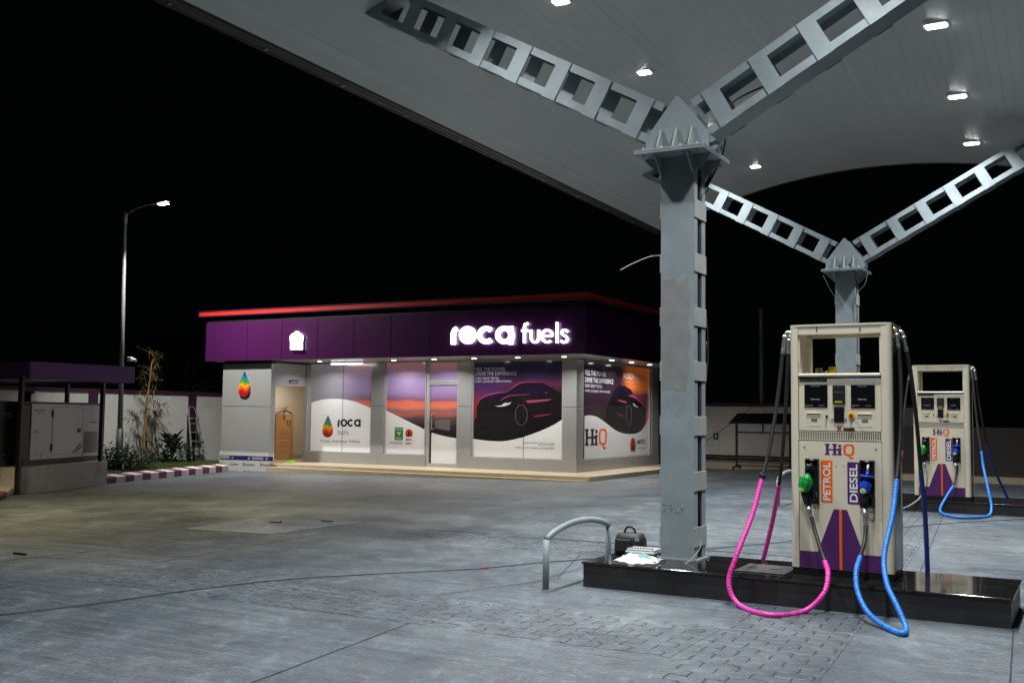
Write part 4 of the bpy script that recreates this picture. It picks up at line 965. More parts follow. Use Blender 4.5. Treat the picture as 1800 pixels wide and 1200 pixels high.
# rainbow drops
def drop_mat(name, r, zt):
    Mt = bpy.data.materials.new(name); Mt.use_nodes = True; nt = Mt.node_tree; L = nt.links; b_ = nt.nodes['Principled BSDF']; b_.inputs['Roughness'].default_value = .3; b_.inputs['Coat Weight'].default_value = .4
    tc = nt.nodes.new('ShaderNodeTexCoord'); sp = nt.nodes.new('ShaderNodeSeparateXYZ'); L.new(tc.outputs['Object'], sp.inputs[0])
    wv = nt.nodes.new('ShaderNodeMath'); wv.operation = 'SINE'; a = nt.nodes.new('ShaderNodeMath'); a.operation = 'MULTIPLY'; a.inputs[1].default_value = 5.2/r; L.new(sp.outputs['X'], a.inputs[0]); L.new(a.outputs[0], wv.inputs[0])
    s2 = nt.nodes.new('ShaderNodeMath'); s2.operation = 'MULTIPLY_ADD'; s2.inputs[1].default_value = .045; L.new(wv.outputs[0], s2.inputs[0])
    zr = nt.nodes.new('ShaderNodeMapRange'); L.new(sp.outputs['Z'], zr.inputs[0]); zr.inputs['From Min'].default_value = zt-2.95*r; zr.inputs['From Max'].default_value = zt; L.new(zr.outputs[0], s2.inputs[2])
    rp = nt.nodes.new('ShaderNodeValToRGB'); rp.color_ramp.interpolation = 'CONSTANT'; L.new(s2.outputs[0], rp.inputs[0]); e = rp.color_ramp.elements
    cs = [(0, (.32, .01, .015)), (.2, (.55, .03, .01)), (.30, (.75, .15, .01)), (.42, (.78, .38, .01)), (.5, (.16, .30, .02)), (.6, (.02, .26, .06)), (.7, (.01, .2, .25)), (.8, (.01, .09, .35)), (.9, (.015, .025, .22))]
    e[0].position = 0; e[0].color = (*cs[0][1], 1); e[1].position = cs[1][0]; e[1].color = (*cs[1][1], 1)
    for p_, c_ in cs[2:]: k = e.new(p_); k.color = (*c_, 1)
    L.new(rp.outputs[0], b_.inputs['Base Color']); M[name] = Mt
def drop_outline(r, n=40):
    return [(1.24*r*math.sin(2*math.pi*k/n)*math.sin(math.pi*k/n)**1.4, -1.475*r*(1-math.cos(2*math.pi*k/n))) for k in range(n)]
c0 = at(431.5, 653.5, 1, 24.4); c1 = at(432, 697, 1, 24.4); rr_ = (c0.z-c1.z)/2.95
def rel(p): return p
drop_mat('drop_block', rr_, 0.); drop_mat('drop_film', .24, 0.)
def drop(nm, top, r, y, d, mt, par):
    b = B(); b.prism(drop_outline(r), lambda a, c, q: (top.x+a, q, top.z+c), y-d, y-.001)
    o = b.build(nm, mt, par, (top.x, y, top.z)); og = ORG[par.name]; o.location = (top.x-og[0], y-og[1], top.z-og[2]); ORG[o.name] = (top.x, y, top.z); return o
drop('rainbow_drop_emblem', c0, rr_, 24.4, .06, 'drop_block', bld)
# recess wall + doorway to the small room
b = B(); YR = 26.1
b.box(-22.14, -22.001, YR-.075, YR+.06, ZP, 3.2, bev=.003); PT(b, 'door_surround', 'alu', bld)
b = B(); b.box(-24.0, -22.02, 28.3, 28.4, ZP, 3.2); b.box(-22.12, -22.02, 26.251, 28.29, ZP, 3.2); b.box(-23.96, -23.9, 24.53, 28.29, ZP, 3.2); b.box(-23.9, -22.165, 24.53, 28.29, 2.75, 2.85); b.box(-23.89, -22.17, 24.505, 24.529, ZP, 2.7); b.box(-22.12, -22.02, 26.03, 26.25, ZP, 3.2)
PT(b, 'room_wall', 'beigewall', bld)
b = B(); b.box(-23.89, -22.13, 28.27, 28.298, ZP+.001, .24); b.box(-23.898, -23.88, 24.55, 28.26, ZP+.001, .24); PT(b, 'skirting', 'tile', bld)
p = at(508, 674, 0, -22.055); p2 = at(524, 668.5, 0, -22.055); b = B(); b.box(-22.058, -22.045, p.y, p2.y, p.z, p2.z); sg = PT(b, 'door_sign', 'navy', bld)
b = B(); b.box(-22.0445, -22.043, p.y, p2.y, p.z, p.z+.02); PT(b, 'red_stripe', 'red', sg); b = B(); lettering(b, 'WASHROOM', (-22.0435, p.y+.07, p.z+.035), (0, 1, 0), (0, 0, 1), (p2.y-p.y)*.75, .03, .02); PT(b, 'lettering', 'white', sg)
# windows
def flat(pts, y, off, ax=1):
    if ax == 1: return [(p.x, y-off, p.z) for p in pts]
    return [(y+off, p.y, p.z) for p in pts]
def area(nm, px, mt, par, off, ax=1, pl=YG+.06, curve=False):
    P = [at(a, c, ax, pl) for a, c in px]
    if curve: P = spline(P+[P[0]], 6)[:-1]
    b = B(); b.add(flat(P, pl, off, ax), [tuple(range(len(P)))]); return PT(b, nm, mt, par)
def ribbon(nm, px, w_, mt, par, off, ax=1, pl=YG+.06, taper=True):
    P = spline([at(a, c, ax, pl) for a, c in px], 8); n = len(P); vs = []
    for i, p in enumerate(P):
        t = (P[min(i+1, n-1)]-P[max(i-1, 0)]).normalized(); nn = Vector((t.z, 0, -t.x)) if ax == 1 else Vector((0, -t.z, t.y)); nn = nn if ax == 1 else Vector((0, t.z, -t.y))
        ww = w_/2*(math.sin(math.pi*(i+.5)/n)**.5 if taper else 1)
        for s_ in (-1, 1): vs.append(p+nn*ww*s_)
    b = B(); b.add(flat(vs, pl, off, ax), [(2*i, 2*i+1, 2*i+3, 2*i+2) for i in range(n-1)]); return PT(b, nm, mt, par)
GL = YG+.06
def window(x0, x1, z0, z1, mt, mull=()):
    b = B(); fr = .035
    b.box(x0, x1, GL+.001, GL+.03, z0, z1); wn = PT(b, 'window', mt, bld)
    b = B(); b.box(x0, x0+fr, GL-.04, GL-.0005, z0, z1); b.box(x1-fr, x1, GL-.04, GL-.0005, z0, z1); b.box(x0+fr+.0005, x1-fr-.0005, GL-.04, GL-.0005, z1-fr, z1)
    PT(b, 'window_frame', 'alu_f', wn)
    for m_ in mull: b = B(); b.box(m_-.008, m_+.008, GL-.004, GL-.0005, z0, z1-fr); PT(b, 'pane_joint', 'dark', wn)
    return wn
def textpx(par, s, x0, y0, x1, y1, mt, off=.006, bold=0., ax=1, pl=GL, nm='lettering'):
    a = at(x0, y1, ax, pl); c = at(x1, y1, ax, pl); d = at(x0, y0, ax, pl); b = B()
    if ax == 1: lettering(b, s, (a.x, pl-off, a.z), (1, 0, 0), (0, 0, 1), c.x-a.x, d.z-a.z, bold)
    else: lettering(b, s, (pl+off, a.y, a.z), (0, 1, 0), (0, 0, 1), c.y-a.y, d.z-a.z, bold)
    return PT(b, nm, mt, par)
# glyph strokes of the "roca fuels" word mark (units: left 50, right 740; top 222, bottom 350)
def arc(cx, cy, r, a0, a1, n=16, ry=None): return [(cx+r*math.cos(R_(a0+(a1-a0)*k/n)), cy-(ry or r)*math.sin(R_(a0+(a1-a0)*k/n))) for k in range(n+1)]
BOLD = {'r': [[(64, 352), (64, 300), (66, 282), (74, 266), (87, 259)]], 'o': [arc(150, 297, 41, 0, 360, 24)], 'c': [arc(257, 297, 39, 45, 315)], 'a': [arc(363, 297, 39, 0, 360, 24), [(401, 245), (401, 352)]]}
THIN = {'f': [[(480, 344), (480, 250), (484, 234), (502, 229)], [(463, 271), (502, 271)]], 'u': [[(519, 266), (519, 312)]+arc(541, 312, 22, 180, 360, 8, 27)[1:]+[(563, 266)]], 'e': [[(586, 302), (642, 302)]+arc(613, 303, 32, 5, 310, 18, 35)[1:]], 'l': [[(671, 222), (671, 344)]],
        's': [[(734, 278), (722, 268), (705, 268), (697, 280), (704, 294), (724, 306), (733, 320), (725, 336), (708, 340), (693, 330)]]}
def ribbon2(b, pts, w_, fn, off):
    n = len(pts); vs = []
    for i in range(n):
        a, c = pts[max(i-1, 0)], pts[min(i+1, n-1)]
        if pts[0] == pts[-1] and i in (0, n-1): a, c = pts[n-2], pts[1]
        tx, ty = c[0]-a[0], c[1]-a[1]; l = math.hypot(tx, ty) or 1; nx, ny = -ty/l*w_/2, tx/l*w_/2
        for s_ in (-1, 1): vs.append(fn(pts[i][0]+nx*s_, pts[i][1]+ny*s_, off))
    b.add(vs, [(2*i, 2*i+1, 2*i+3, 2*i+2) for i in range(n-1)])
def solid_ribbon(b, pts, w_, fn, d0, d1):
    n = len(pts); vs = []; loop = pts[0] == pts[-1] or math.hypot(pts[0][0]-pts[-1][0], pts[0][1]-pts[-1][1]) < .01
    for i in range(n):
        a, c = pts[max(i-1, 0)], pts[min(i+1, n-1)]
        if loop and i in (0, n-1): a, c = pts[n-2], pts[1]
        tx, ty = c[0]-a[0], c[1]-a[1]; l = math.hypot(tx, ty) or 1; nx, ny = -ty/l*w_/2, tx/l*w_/2
        for d in (d0, d1):
            for s_ in (-1, 1): vs.append(fn(pts[i][0]+nx*s_, pts[i][1]+ny*s_, d))
    fs = []
    for i in range(n-1):
        o = 4*i; fs += [(o, o+1, o+5, o+4), (o+2, o+6, o+7, o+3), (o, o+4, o+6, o+2), (o+1, o+3, o+7, o+5)]
    if not loop: fs += [(0, 2, 3, 1), (4*n-4, 4*n-3, 4*n-1, 4*n-2)]
    b.add(vs, fs)
WZ = dict(z0=.455, z1=3.25)
w1 = window(-22.0, -19.505, .455, 3.25, 'film_sunset', (at(603, 700, 1, GL).x,))
w2 = window(-19.015, -17.5, .455, 3.25, 'film_sunset'); w3 = window(-15.885, -12.925, .455, 3.25, 'film_car', (at(921, 700, 1, GL).x,))
def white_swoop(wn, top, x0, x1, z0, pl=GL, ax=1, mt='filmwhite'):
    P = spline([at(a, c, ax, pl) for a, c in top], 8)
    b = B(); off = .003; vs = []
    for p in P:
        k = p.x if ax == 1 else p.y
        vs += flat([Vector((p.x, p.y, z0)), p], pl, off, ax)
    n = len(P); b.add(vs, [(2*i, 2*i+2, 2*i+3, 2*i+1) for i in range(n-1)]); return PT(b, 'white_film', mt, wn)
ws1 = white_swoop(w1, [(547.5, 707), (570, 701.5), (600, 701), (625, 706), (653.5, 717.5)], 0, 0, .46, mt='filmwhite_lit')
ws2 = white_swoop(w2, [(679, 721), (715, 739), (752, 757)], 0, 0, .46)
# front film print: dark car
CP = lambda l: [(820+a/5.717, 620+c/5.717) for a, c in l]
ws3 = white_swoop(w3, [(830.5, 770.5), (855, 774), (885, 775), (915, 769), (945, 759), (970, 748), (991, 735.5)], 0, 0, .46)
area('red_glow', CP([(58, 470), (100, 440), (108, 560), (96, 650), (60, 700)]), 'fred', w3, .0022)
car = area('car_print', CP([(104, 535), (128, 470), (190, 430), (290, 402), (410, 392), (470, 345), (540, 304), (620, 292), (760, 297), (860, 350), (975, 430), (975, 655), (860, 725), (700, 800), (560, 850), (400, 880), (240, 882), (110, 870), (100, 700)]), 'fdark', w3, .0035)
area('bonnet_print', CP([(122, 500), (135, 465), (190, 432), (290, 405), (410, 396), (520, 410), (400, 440), (330, 485), (220, 470), (160, 490)]), 'fpurp', car, .0045)
area('glass_print', CP([(425, 392), (475, 352), (548, 310), (620, 300), (760, 304), (840, 350), (880, 410), (640, 418), (500, 405)]), 'fpurp', car, .0043)
ribbon('roof_line', CP([(412, 391), (470, 345), (540, 304), (620, 293), (765, 297)]), .03, 'fpink', car, .006)
ribbon('bonnet_line', CP([(108, 530), (135, 470), (200, 430), (300, 403), (410, 392)]), .035, 'fpink', car, .006)
ribbon('bonnet_crease', CP([(335, 485), (400, 445), (470, 425), (640, 418)]), .022, 'fpink', car, .0062)
area('headlight_print', CP([(285, 533), (350, 528), (375, 508), (400, 499), (412, 506), (455, 491), (430, 520), (380, 535), (330, 540)]), 'flight', car, .006)
area('door_light', CP([(595, 478), (700, 472), (860, 462), (820, 482), (720, 492), (620, 502)]), 'fpink', car, .006)
area('sill_light', CP([(665, 640), (720, 622), (870, 608), (800, 630), (700, 645)]), 'fred', car, .006)
b = B(); n = 40
def ell(cx, cy, rx, ry, k): a = 2*math.pi*k/n; return (820+(cx+rx*math.cos(a))/5.717, 620+(cy+ry*math.sin(a))/5.717)
wr = [at(*ell(552, 625, 62, 104, k), 1, GL) for k in range(n)]; wi = [at(*ell(552, 625, 58, 100, k), 1, GL) for k in range(n)]
b.add(flat(wr+wi, GL, .0062), [(k, (k+1) % n, n+(k+1) % n, n+k) for k in range(n)]); PT(b, 'wheel_ring', 'fgrey', car)
area('door_mirror_spark', CP([(790, 398), (812, 396), (812, 404), (794, 405)]), 'fgrey', car, .006)
textpx(w3, 'FEEL THE POWER.', 836, 646, 889.5, 652.3, 'flight', .005, .012); textpx(w3, 'DRIVE THE DIFFERENCE', 836, 653.2, 908, 659.6, 'flight', .005, .012)
textpx(w3, 'EVERY DROP TESTED.', 836, 662.8, 878, 667, 'flight', .005, .004); textpx(w3, 'EVERY JOURNEY EMPOWERED', 836, 668.6, 899, 673, 'flight', .005, .004)
textpx(w3, 'Mangalore Refinery and Petrochemicals', 919, 776.2, 975, 779.5, 'ink', .005); textpx(w3, '(Subsidiary of ONGC)', 946, 780.2, 975, 783.2, 'ink', .005); textpx(w3, 'ONGC is the company promoting MRPL', 906.5, 784.2, 975, 788, 'ink', .005)
b = B(); b.box(at(937, 804, 1, GL).x, at(958, 804, 1, GL).x, GL-.008, GL-.0045, .455, .475); PT(b, 'bottom_bead', 'offwhite', w3)
# left window print
o_ = at(576.8, 729, 1, GL); drop('rainbow_drop_print', o_, (o_.z-at(576.8, 768.5, 1, GL).z)/2.95, GL, .006, 'drop_film', w1)
def mapper(px0, px1, py0, py1, gx0, gx1, gy0, gy1, pl):
    def fn(a, c, d):
        p = at(px0+(px1-px0)*(a-gx0)/(gx1-gx0), py0+(py1-py0)*(c-gy0)/(gy1-gy0), 1, pl); return (p.x, pl-d, p.z)
    return fn
fn = mapper(593.5, 634.2, 736, 749.8, 50, 415, 241, 352, GL); b = B(); i_ = 0
for k, L_ in BOLD.items():
    for st in L_: i_ += 1; solid_ribbon(b, st, 29, fn, .004, .0052+.0003*i_)
PT(b, 'word_roca', 'ink', w1)
fn = mapper(593.3, 612.5, 754.3, 764, 462, 736, 222, 344, GL); b = B(); i_ = 0
for k, L_ in THIN.items():
    for st in L_: i_ += 1; solid_ribbon(b, st, 9, fn, .004, .0052+.0003*i_)
PT(b, 'word_fuels', 'ink', w1)
textpx(w1, 'Precision', 564, 772, 581, 776.3, 'ink', .005); textpx(w1, 'Performance', 584.5, 772.3, 610.5, 776.8, 'ink', .005); textpx(w1, 'Reliability', 614, 773, 633, 778, 'ink', .005)
# small logos on the middle window
a = at(693.8, 773, 1, GL); c = at(708.8, 751, 1, GL); b = B(); b.box(a.x, c.x, GL-.006, GL-.004, a.z, c.z); lg = PT(b, 'green_logo', mat('logo_green', (.03, .2, .03), .2, coat=.5), w2)
textpx(lg, 'ONGC', 695.5, 752.5, 707.3, 755.5, 'flight', .007, .02); textpx(lg, 'MRPL', 696, 768, 707, 771.5, 'flight', .007, .02)
for q in (-2.6, 0, 2.6): ribbon('leaf_mark', [(701.5, 765), (701.5+q*.7, 761), (701.5+q, 758)], .03, 'flight', lg, .007)
textpx(w2, 'MOVING FORWARD', 685, 775.3, 707.5, 777.3, 'ink', .005, .01); textpx(w2, 'FOR THE NATION', 686, 778, 707.5, 780, 'ink', .005, .01)
def mrpl(cx, cy, R0, wn, pl, ax, sx=1., sy=1.):
    pts = [(cx+R0*sx*math.cos(k*.2618), cy+R0*sy*math.sin(k*.2618)) for k in range(24)]
    d = area('mrpl_sun', pts, mat('logo_orange', (.55, .06, .01), .2, coat=.5), wn, .0045, ax, pl)
    area('mrpl_tower', [(cx-R0*.28*sx, cy+R0*.8*sy), (cx-R0*.2*sx, cy-R0*.9*sy), (cx-R0*.05*sx, cy-R0*.2*sy), (cx, cy-R0*1.35*sy), (cx+R0*.05*sx, cy-R0*.2*sy), (cx+R0*.2*sx, cy-R0*.9*sy), (cx+R0*.28*sx, cy+R0*.8*sy)], 'ink', d, .006, ax, pl)
    area('mrpl_base', [(cx-R0*.95*sx, cy+R0*.75*sy), (cx-R0*.6*sx, cy+R0*.35*sy), (cx+R0*.6*sx, cy+R0*.35*sy), (cx+R0*.95*sx, cy+R0*.75*sy)], 'ink', d, .0065, ax, pl)
    area('mrpl_bar', [(cx-R0*.95*sx, cy+R0*1.05*sy), (cx-R0*.95*sx, cy+R0*.88*sy), (cx+R0*.95*sx, cy+R0*.88*sy), (cx+R0*.95*sx, cy+R0*1.05*sy)], mat('logo_red', (.5, .03, .01), .2), d, .006, ax, pl)
mrpl(719, 760.5, 6.6, w2, GL, 1)
textpx(w2, 'MRPL', 713.5, 770.5, 724.5, 774, 'ink', .005, .02); textpx(w2, 'Hi', 713.7, 776.6, 719.6, 781, 'ink', .005, .03); textpx(w2, 'Q', 719.9, 776.6, 724, 781.4, 'orange', .005, .03)
# door
dx0, dx1 = -17.47, -16.37
b = B(); zt_ = at(780, 669, 1, GL).z
b.box(dx0, dx1, GL+.001, GL+.03, ZP+.05, 3.25); dr = PT(b, 'door', 'film_sunset', bld)
b = B(); b.box(dx0, dx0+.09, GL-.05, GL-.0005, ZP, 3.25); b.box(dx1-.03, dx1, GL-.05, GL-.0005, ZP, 3.25); b.box(dx0+.0905, dx1-.0305, GL-.05, GL-.0005, zt_-.05, zt_+.02); b.box(dx0+.0905, dx1-.0305, GL-.04, GL-.0005, zt_-.12, zt_-.065); b.box(dx0+.0905, dx1-.0305, GL-.05, GL-.0005, ZP, ZP+.11); b.box(dx0+.0905, dx1-.0305, GL-.05, GL-.0005, 3.2, 3.25)
PT(b, 'door_frame', 'alu_f', dr)
white_swoop(dr, [(758.5, 760), (780, 766), (802.5, 770)], 0, 0, ZP+.111)
b = B(); hp, hq = at(762, 727, 1, GL), at(762, 755, 1, GL); b.tube(spline([(hp.x, GL-.005, hp.z-.04), (hp.x, GL-.09, hp.z-.02), (hp.x, GL-.10, hp.z-.1), (hp.x, GL-.10, hq.z+.1), (hp.x, GL-.09, hq.z+.02), (hp.x, GL-.005, hq.z+.04)], 5), .016, 10); PT(b, 'handle', 'galv', dr)
b = B(); b.cyl((hp.x-.1, GL-.09, at(756, 741, 1, GL).z), .03, .04, 1, 12); PT(b, 'lock', 'galv', dr)
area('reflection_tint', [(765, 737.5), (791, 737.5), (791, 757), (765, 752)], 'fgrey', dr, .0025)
# side window
XG = XS-.06
b = B(); b.box(XG-.03, XG-.001, YG+.455, 31.74, .455, 3.25); w4 = PT(b, 'side_window', 'film_side', bld)
b = B(); b.box(XG-.0005, XG+.04, YG+.455, YG+.49, .455, 3.25); b.box(XG-.0005, XG+.04, 31.6, 31.74, .455, 3.25); b.box(XG-.0005, XG+.04, YG+.4905, 31.599, 3.21, 3.25); PT(b, 'window_frame', 'alu_f', w4)
CS_ = lambda l: [(1010+a/6., 630+c/6.) for a, c in l]
white_swoop(w4, CS_([(104, 606), (150, 598), (200, 603), (250, 622), (330, 677), (420, 748), (500, 784), (580, 795), (650, 788), (710, 752), (750, 690), (783, 622)]), 0, 0, .46, XG, 0)
c4 = area('car_print', CS_([(330, 670), (335, 520), (380, 420), (425, 320), (470, 288), (530, 288), (590, 325), (620, 372), (690, 420), (735, 470), (752, 530), (756, 600), (745, 680), (700, 752), (640, 783), (570, 788), (500, 778), (420, 742)]), 'fdark', w4, .0035, 0, XG)
area('cabin_print', CS_([(432, 318), (470, 290), (530, 290), (590, 328), (618, 372), (560, 385), (500, 400), (440, 385)]), 'fpurp', c4, .0045, 0, XG)
area('wing_print', CS_([(560, 390), (620, 378), (690, 425), (735, 480), (748, 530), (700, 470), (650, 430)]), 'fpink', c4, .0046, 0, XG)
area('door_light', CS_([(440, 432), (500, 438), (550, 455), (540, 472), (490, 455)]), 'fpink', c4, .0048, 0, XG)
area('sill_light', CS_([(440, 575), (520, 600), (515, 612), (460, 595)]), 'fred', c4, .0048, 0, XG)
area('headlight_print', CS_([(612, 472), (630, 478), (645, 497), (685, 513), (650, 510), (622, 496)]), 'flight', c4, .0048, 0, XG)
wr = [at(1010+(572+30*math.cos(2*math.pi*k/n))/6, 630+(588+106*math.sin(2*math.pi*k/n))/6, 0, XG) for k in range(n)]; wi = [at(1010+(572+26*math.cos(2*math.pi*k/n))/6, 630+(588+101*math.sin(2*math.pi*k/n))/6, 0, XG) for k in range(n)]
b = B(); b.add(flat(wr+wi, XG, .0048, 0), [(k, (k+1) % n, n+(k+1) % n, n+k) for k in range(n)]); PT(b, 'wheel_ring', 'fgrey', c4)
for s, x0, y0, x1, y1, bo in (('FEEL THE POWER.', 108, 120, 332, 178, .02), ('DRIVE THE DIFFERENCE', 108, 195, 408, 254, .02), ('EVERY DROP TESTED.', 108, 268, 292, 305, .008), ('EVERY JOURNEY EMPOWERED', 108, 325, 374, 362, .008)):
    # lines drop towards the far end because the wall recedes: fit by the left edge heights
    textpx(w4, s, 1010+x0/6, 630+y0/6, 1010+x1/6, 630+(y1-.02*(x1-x0))/6, 'flight', .006, bo, 0, XG)
textpx(w4, 'ROCA FUELS', 1010+515/6, 630+152/6, 1010+735/6, 630+212/6, 'flight', .006, .03, 0, XG); textpx(w4, 'A WORLD OF PERFORMANCE', 1010+530/6, 630+236/6, 1010+712/6, 630+248/6, 'flight', .006, .0, 0, XG); textpx(w4, 'AUTO FUEL', 1010+600/6, 630+288/6, 1010+672/6, 630+298/6, 'flight', .006, 0., 0, XG)
hiq(at(1010+106/6, 630+975/6, 0, XG), at(1010+340/6, 630+738/6, 0, XG), XG+.004, w4, ('ink', 'orange'), 'y')
mrpl(1010+615/6, 630+905/6, 6.2, w4, XG, 0, .85, 1.9); textpx(w4, 'MRPL', 1010+660/6, 630+852/6, 1010+750/6, 630+905/6, 'ink', .006, .01, 0, XG); textpx(w4, 'AUTO FUEL', 1010+660/6, 630+935/6, 1010+750/6, 630+960/6, 'ink', .006, 0., 0, XG)
# fascia and roof edge
b = B(); XL_ = -24.66
js = [XL_]+[at(px, 600, 1, YFA).x for px in (377.5, 434.5, 495, 558, 622)]; st_ = js[-1]
while st_+1.32 < XF-.3: st_ += 1.32; js.append(st_)
js.append(XF)
for a_, c_ in zip(js, js[1:]): b.box(a_+.006, c_-.006, YFA, YFA+.03, ZF, 4.475, bev=.004)
ysd = [YFA+.031]+[YFA+1.3*k for k in range(1, 7)]+[33.1]
for a_, c_ in zip(ysd, ysd[1:]): b.box(XF-.03, XF, a_+.004, c_-.004, ZF, 4.475, bev=.004)
for a_, c_ in zip(ysd, ysd[1:]): b.box(XL_, XL_+.03, a_+.004, c_-.004, ZF, 4.475, bev=.004)
fa = PT(b, 'fascia', 'fascia', bld)
b = B(); b.box(XL_+.04, XF-.04, YFA+.035, 33.1, ZF+.025, 4.66); PT(b, 'fascia_core', 'dark', bld)
b = B(); b.box(XL_-.2, XF+.1, YFA-.1, 33.2, 4.70, 4.815)
PT(b, 'roof_stripe', 'fasc_or', bld)
b = B(); b.box(XL_-.22, XF+.12, YFA-.12, 33.22, 4.8155, 4.845, bev=.004); b.box(XL_-.21, XF+.11, YFA-.11, 33.21, 4.66, 4.6995, bev=.004); b.box(XL_-.22, XL_-.1995, YFA-.12, YFA-.099, 4.66, 4.815)
PT(b, 'roof_edge', 'fascia', bld)
b = B(); b.box(XL_+.041, XF-.041, YFA+.036, 26.55, ZF+.002, ZF+.024); b.box(XS-.05, XF-.041, 26.551, 33.0, ZF+.002, ZF+.024); PT(b, 'fascia_soffit', 'alu', bld)
# lit word mark
fn = mapper(780, 1005, 500, 606.6, 0, 750, 0, 355.3, YFA); i_ = 0
for nm, G_, wd in (('r', BOLD, 27), ('c', BOLD, 27), ('a', BOLD, 27), ('f', THIN, 13), ('u', THIN, 13), ('e', THIN, 13), ('l', THIN, 13), ('s', THIN, 13)):
    b = B(); 
    for j_, st in enumerate(G_[nm]): solid_ribbon(b, st, wd, fn, .05, .09+.002*j_)
    PT(b, 'sign_letter', 'signem', fa)
b = B(); b.prism([(148+49*math.cos(k*.1963), 297+52*math.sin(k*.1963)) for k in range(32)], fn, .05, .09); PT(b, 'sign_letter', 'signem', fa)
# lit bottle-shaped sign
ic = [(514, 614.5), (514, 600), (513.2, 597), (513, 592.5), (515, 588.5), (519, 586), (521.5, 585.5), (522, 583), (525, 582.5), (528, 583), (528.5, 585.5), (531, 586.3), (534, 589), (535.5, 593), (535, 597), (533.8, 600), (533.8, 614.5)]
P = [at(a_, c_, 1, YFA) for a_, c_ in ic]; b = B(); b.prism([(p.x, p.z) for p in P], lambda a_, c_, d: (a_, d, c_), YFA-.1, YFA-.04); si = PT(b, 'lit_icon', 'signem', fa)
b = B(); b.prism([(p.x+.02, p.z-.01) for p in P], lambda a_, c_, d: (a_, d, c_), YFA-.038, YFA-.002); PT(b, 'icon_backing', 'dark', si)
# downlights under the fascia
for px, py in ((562, 635), (692, 632.7), (763, 631), (833.5, 629.5), (910, 628), (991.5, 626.5), (1075.5, 632.5), (1110, 636.7), (1142, 640.5)):
    p = at(px, py, 2, ZF-.003)
    p.y = min(max(p.y, 24.5), 32.5); b = B(); b.cyl((p.x, p.y, ZF-.012), .085, .013, 2, 20); dl = PT(b, 'downlight', 'white', bld)
    b = B(); b.cyl((p.x, p.y, ZF-.0145), .07, .002, 2, 20); PT(b, 'downlight_lens', 'downem', dl)
    la = bpy.data.lights.new('downlight_lamp', 'AREA'); la.shape = 'DISK'; la.size = .13; la.spread = R_(145); la.energy = 26; la.color = (1, .98, .94)
    lo = bpy.data.objects.new('downlight_lamp', la); COL.objects.link(lo); lo.parent = bld; lo.location = (p.x+17, p.y-26, ZF-.018)
b = B(); b.box(-20.85, -19.6, 25.72, 25.78, ZF-.05, ZF-.001); tl = PT(b, 'tube_fitting', 'white', bld); b = B(); b.tube([(-20.83, 25.75, ZF-.068), (-19.62, 25.75, ZF-.068)], .018, 8); PT(b, 'tube_light', 'tubeem', tl)
la = bpy.data.lights.new('room_lamp', 'AREA'); la.size = .3; la.energy = 14; la.color = (1, .93, .82); lo = bpy.data.objects.new('room_lamp', la); COL.objects.link(lo); lo.parent = bld; lo.location = (-22.9+17, 26.6-26, 2.72)
b = B(); b.box(-23.07, -22.73, 26.43, 26.77, 2.725, 2.749); PT(b, 'room_light', 'tubeem', bld)

# carton in the doorway, turned towards the forecourt
pc = at(499.5, 770, 1, 26.75); zt_ = at(500, 727, 1, 26.75).z; hw_ = .27; Hc = zt_-ZP
t = TH('carton', (pc.x, 26.75, ZP), 'tall brown cardboard carton printed with two up arrows, in the side doorway', 'carton')
ORG[t.name] = (0, 0, 0); t.rotation_euler.z = R_(36)
b = B(); b.box(-hw_, hw_, -.16, .16, .001, Hc, bev=.006); PT(b, 'carton_body', 'card', t)
b = B(); b.box(-.03, .03, -.1615, -.1605, Hc-.22, Hc-.01); PT(b, 'tape', 'cardd', t)
for x in (.10, .19):
    z0 = Hc-.36; b = B(); b.prism([(x-.012, z0), (x+.012, z0), (x+.012, z0+.10), (x+.035, z0+.10), (x, z0+.16), (x-.035, z0+.10), (x-.012, z0+.10)], lambda u, v, d: (u, d, v), -.163, -.1605); PT(b, 'arrow_mark', 'ink', t)
b = B(); b.box(.06, .23, -.163, -.1605, Hc-.40, Hc-.385); PT(b, 'bar_mark', 'ink', t)
for s_, zz_, w2_ in (('FRAGILE', .58, .1), ('THIS SIDE UP', .68, .15), ('HANDLE WITH CARE', .82, .17), ('KEEP DRY', .97, .12), ('KEEP FLAT', 1.08, .12), ('QTY 1', 1.28, .08)):
    b = B(); lettering(b, s_, (-w2_, -.1615, Hc-zz_), (1, 0, 0), (0, 0, 1), 2*w2_, .04, .01); PT(b, 'printed_text', 'cardd', t)
t2 = TH('torn_cardboard', (pc.x, 26.75, zt_+.003), 'torn flattened cardboard piece lying on top of the tall carton', 'cardboard'); ORG[t2.name] = (0, 0, 0); t2.rotation_euler.z = R_(36)
b = B(); b.bar((-.22, 0, .01), (.10, -.05, .22), .24, .006); b.bar((-.2, .1, .17), (.12, .02, .23), .16, .006); PT(b, 'flap', 'card', t2)
b = B(); b.tube(spline([(-.05, -.1, .03), (.05, -.11, .10), (.13, -.1, .06), (.24, -.08, .02)]), .028, 6); PT(b, 'dark_strap', 'black', t2)
b = B(); p = at(492, 808, 2, ZP+.01); b.add([(-22.04, 25.0, .135), (-21.7, 25.2, ZP+.003), (-21.95, 25.5, ZP+.02), (-22.04, 25.45, .2)], [(0, 1, 2, 3)]); o = b.build('lime_cloth', 'lime', None, (-22, 25.2, ZP)); tag(o, 'scrap of lime green cloth on the platform by the entrance block', 'cloth')

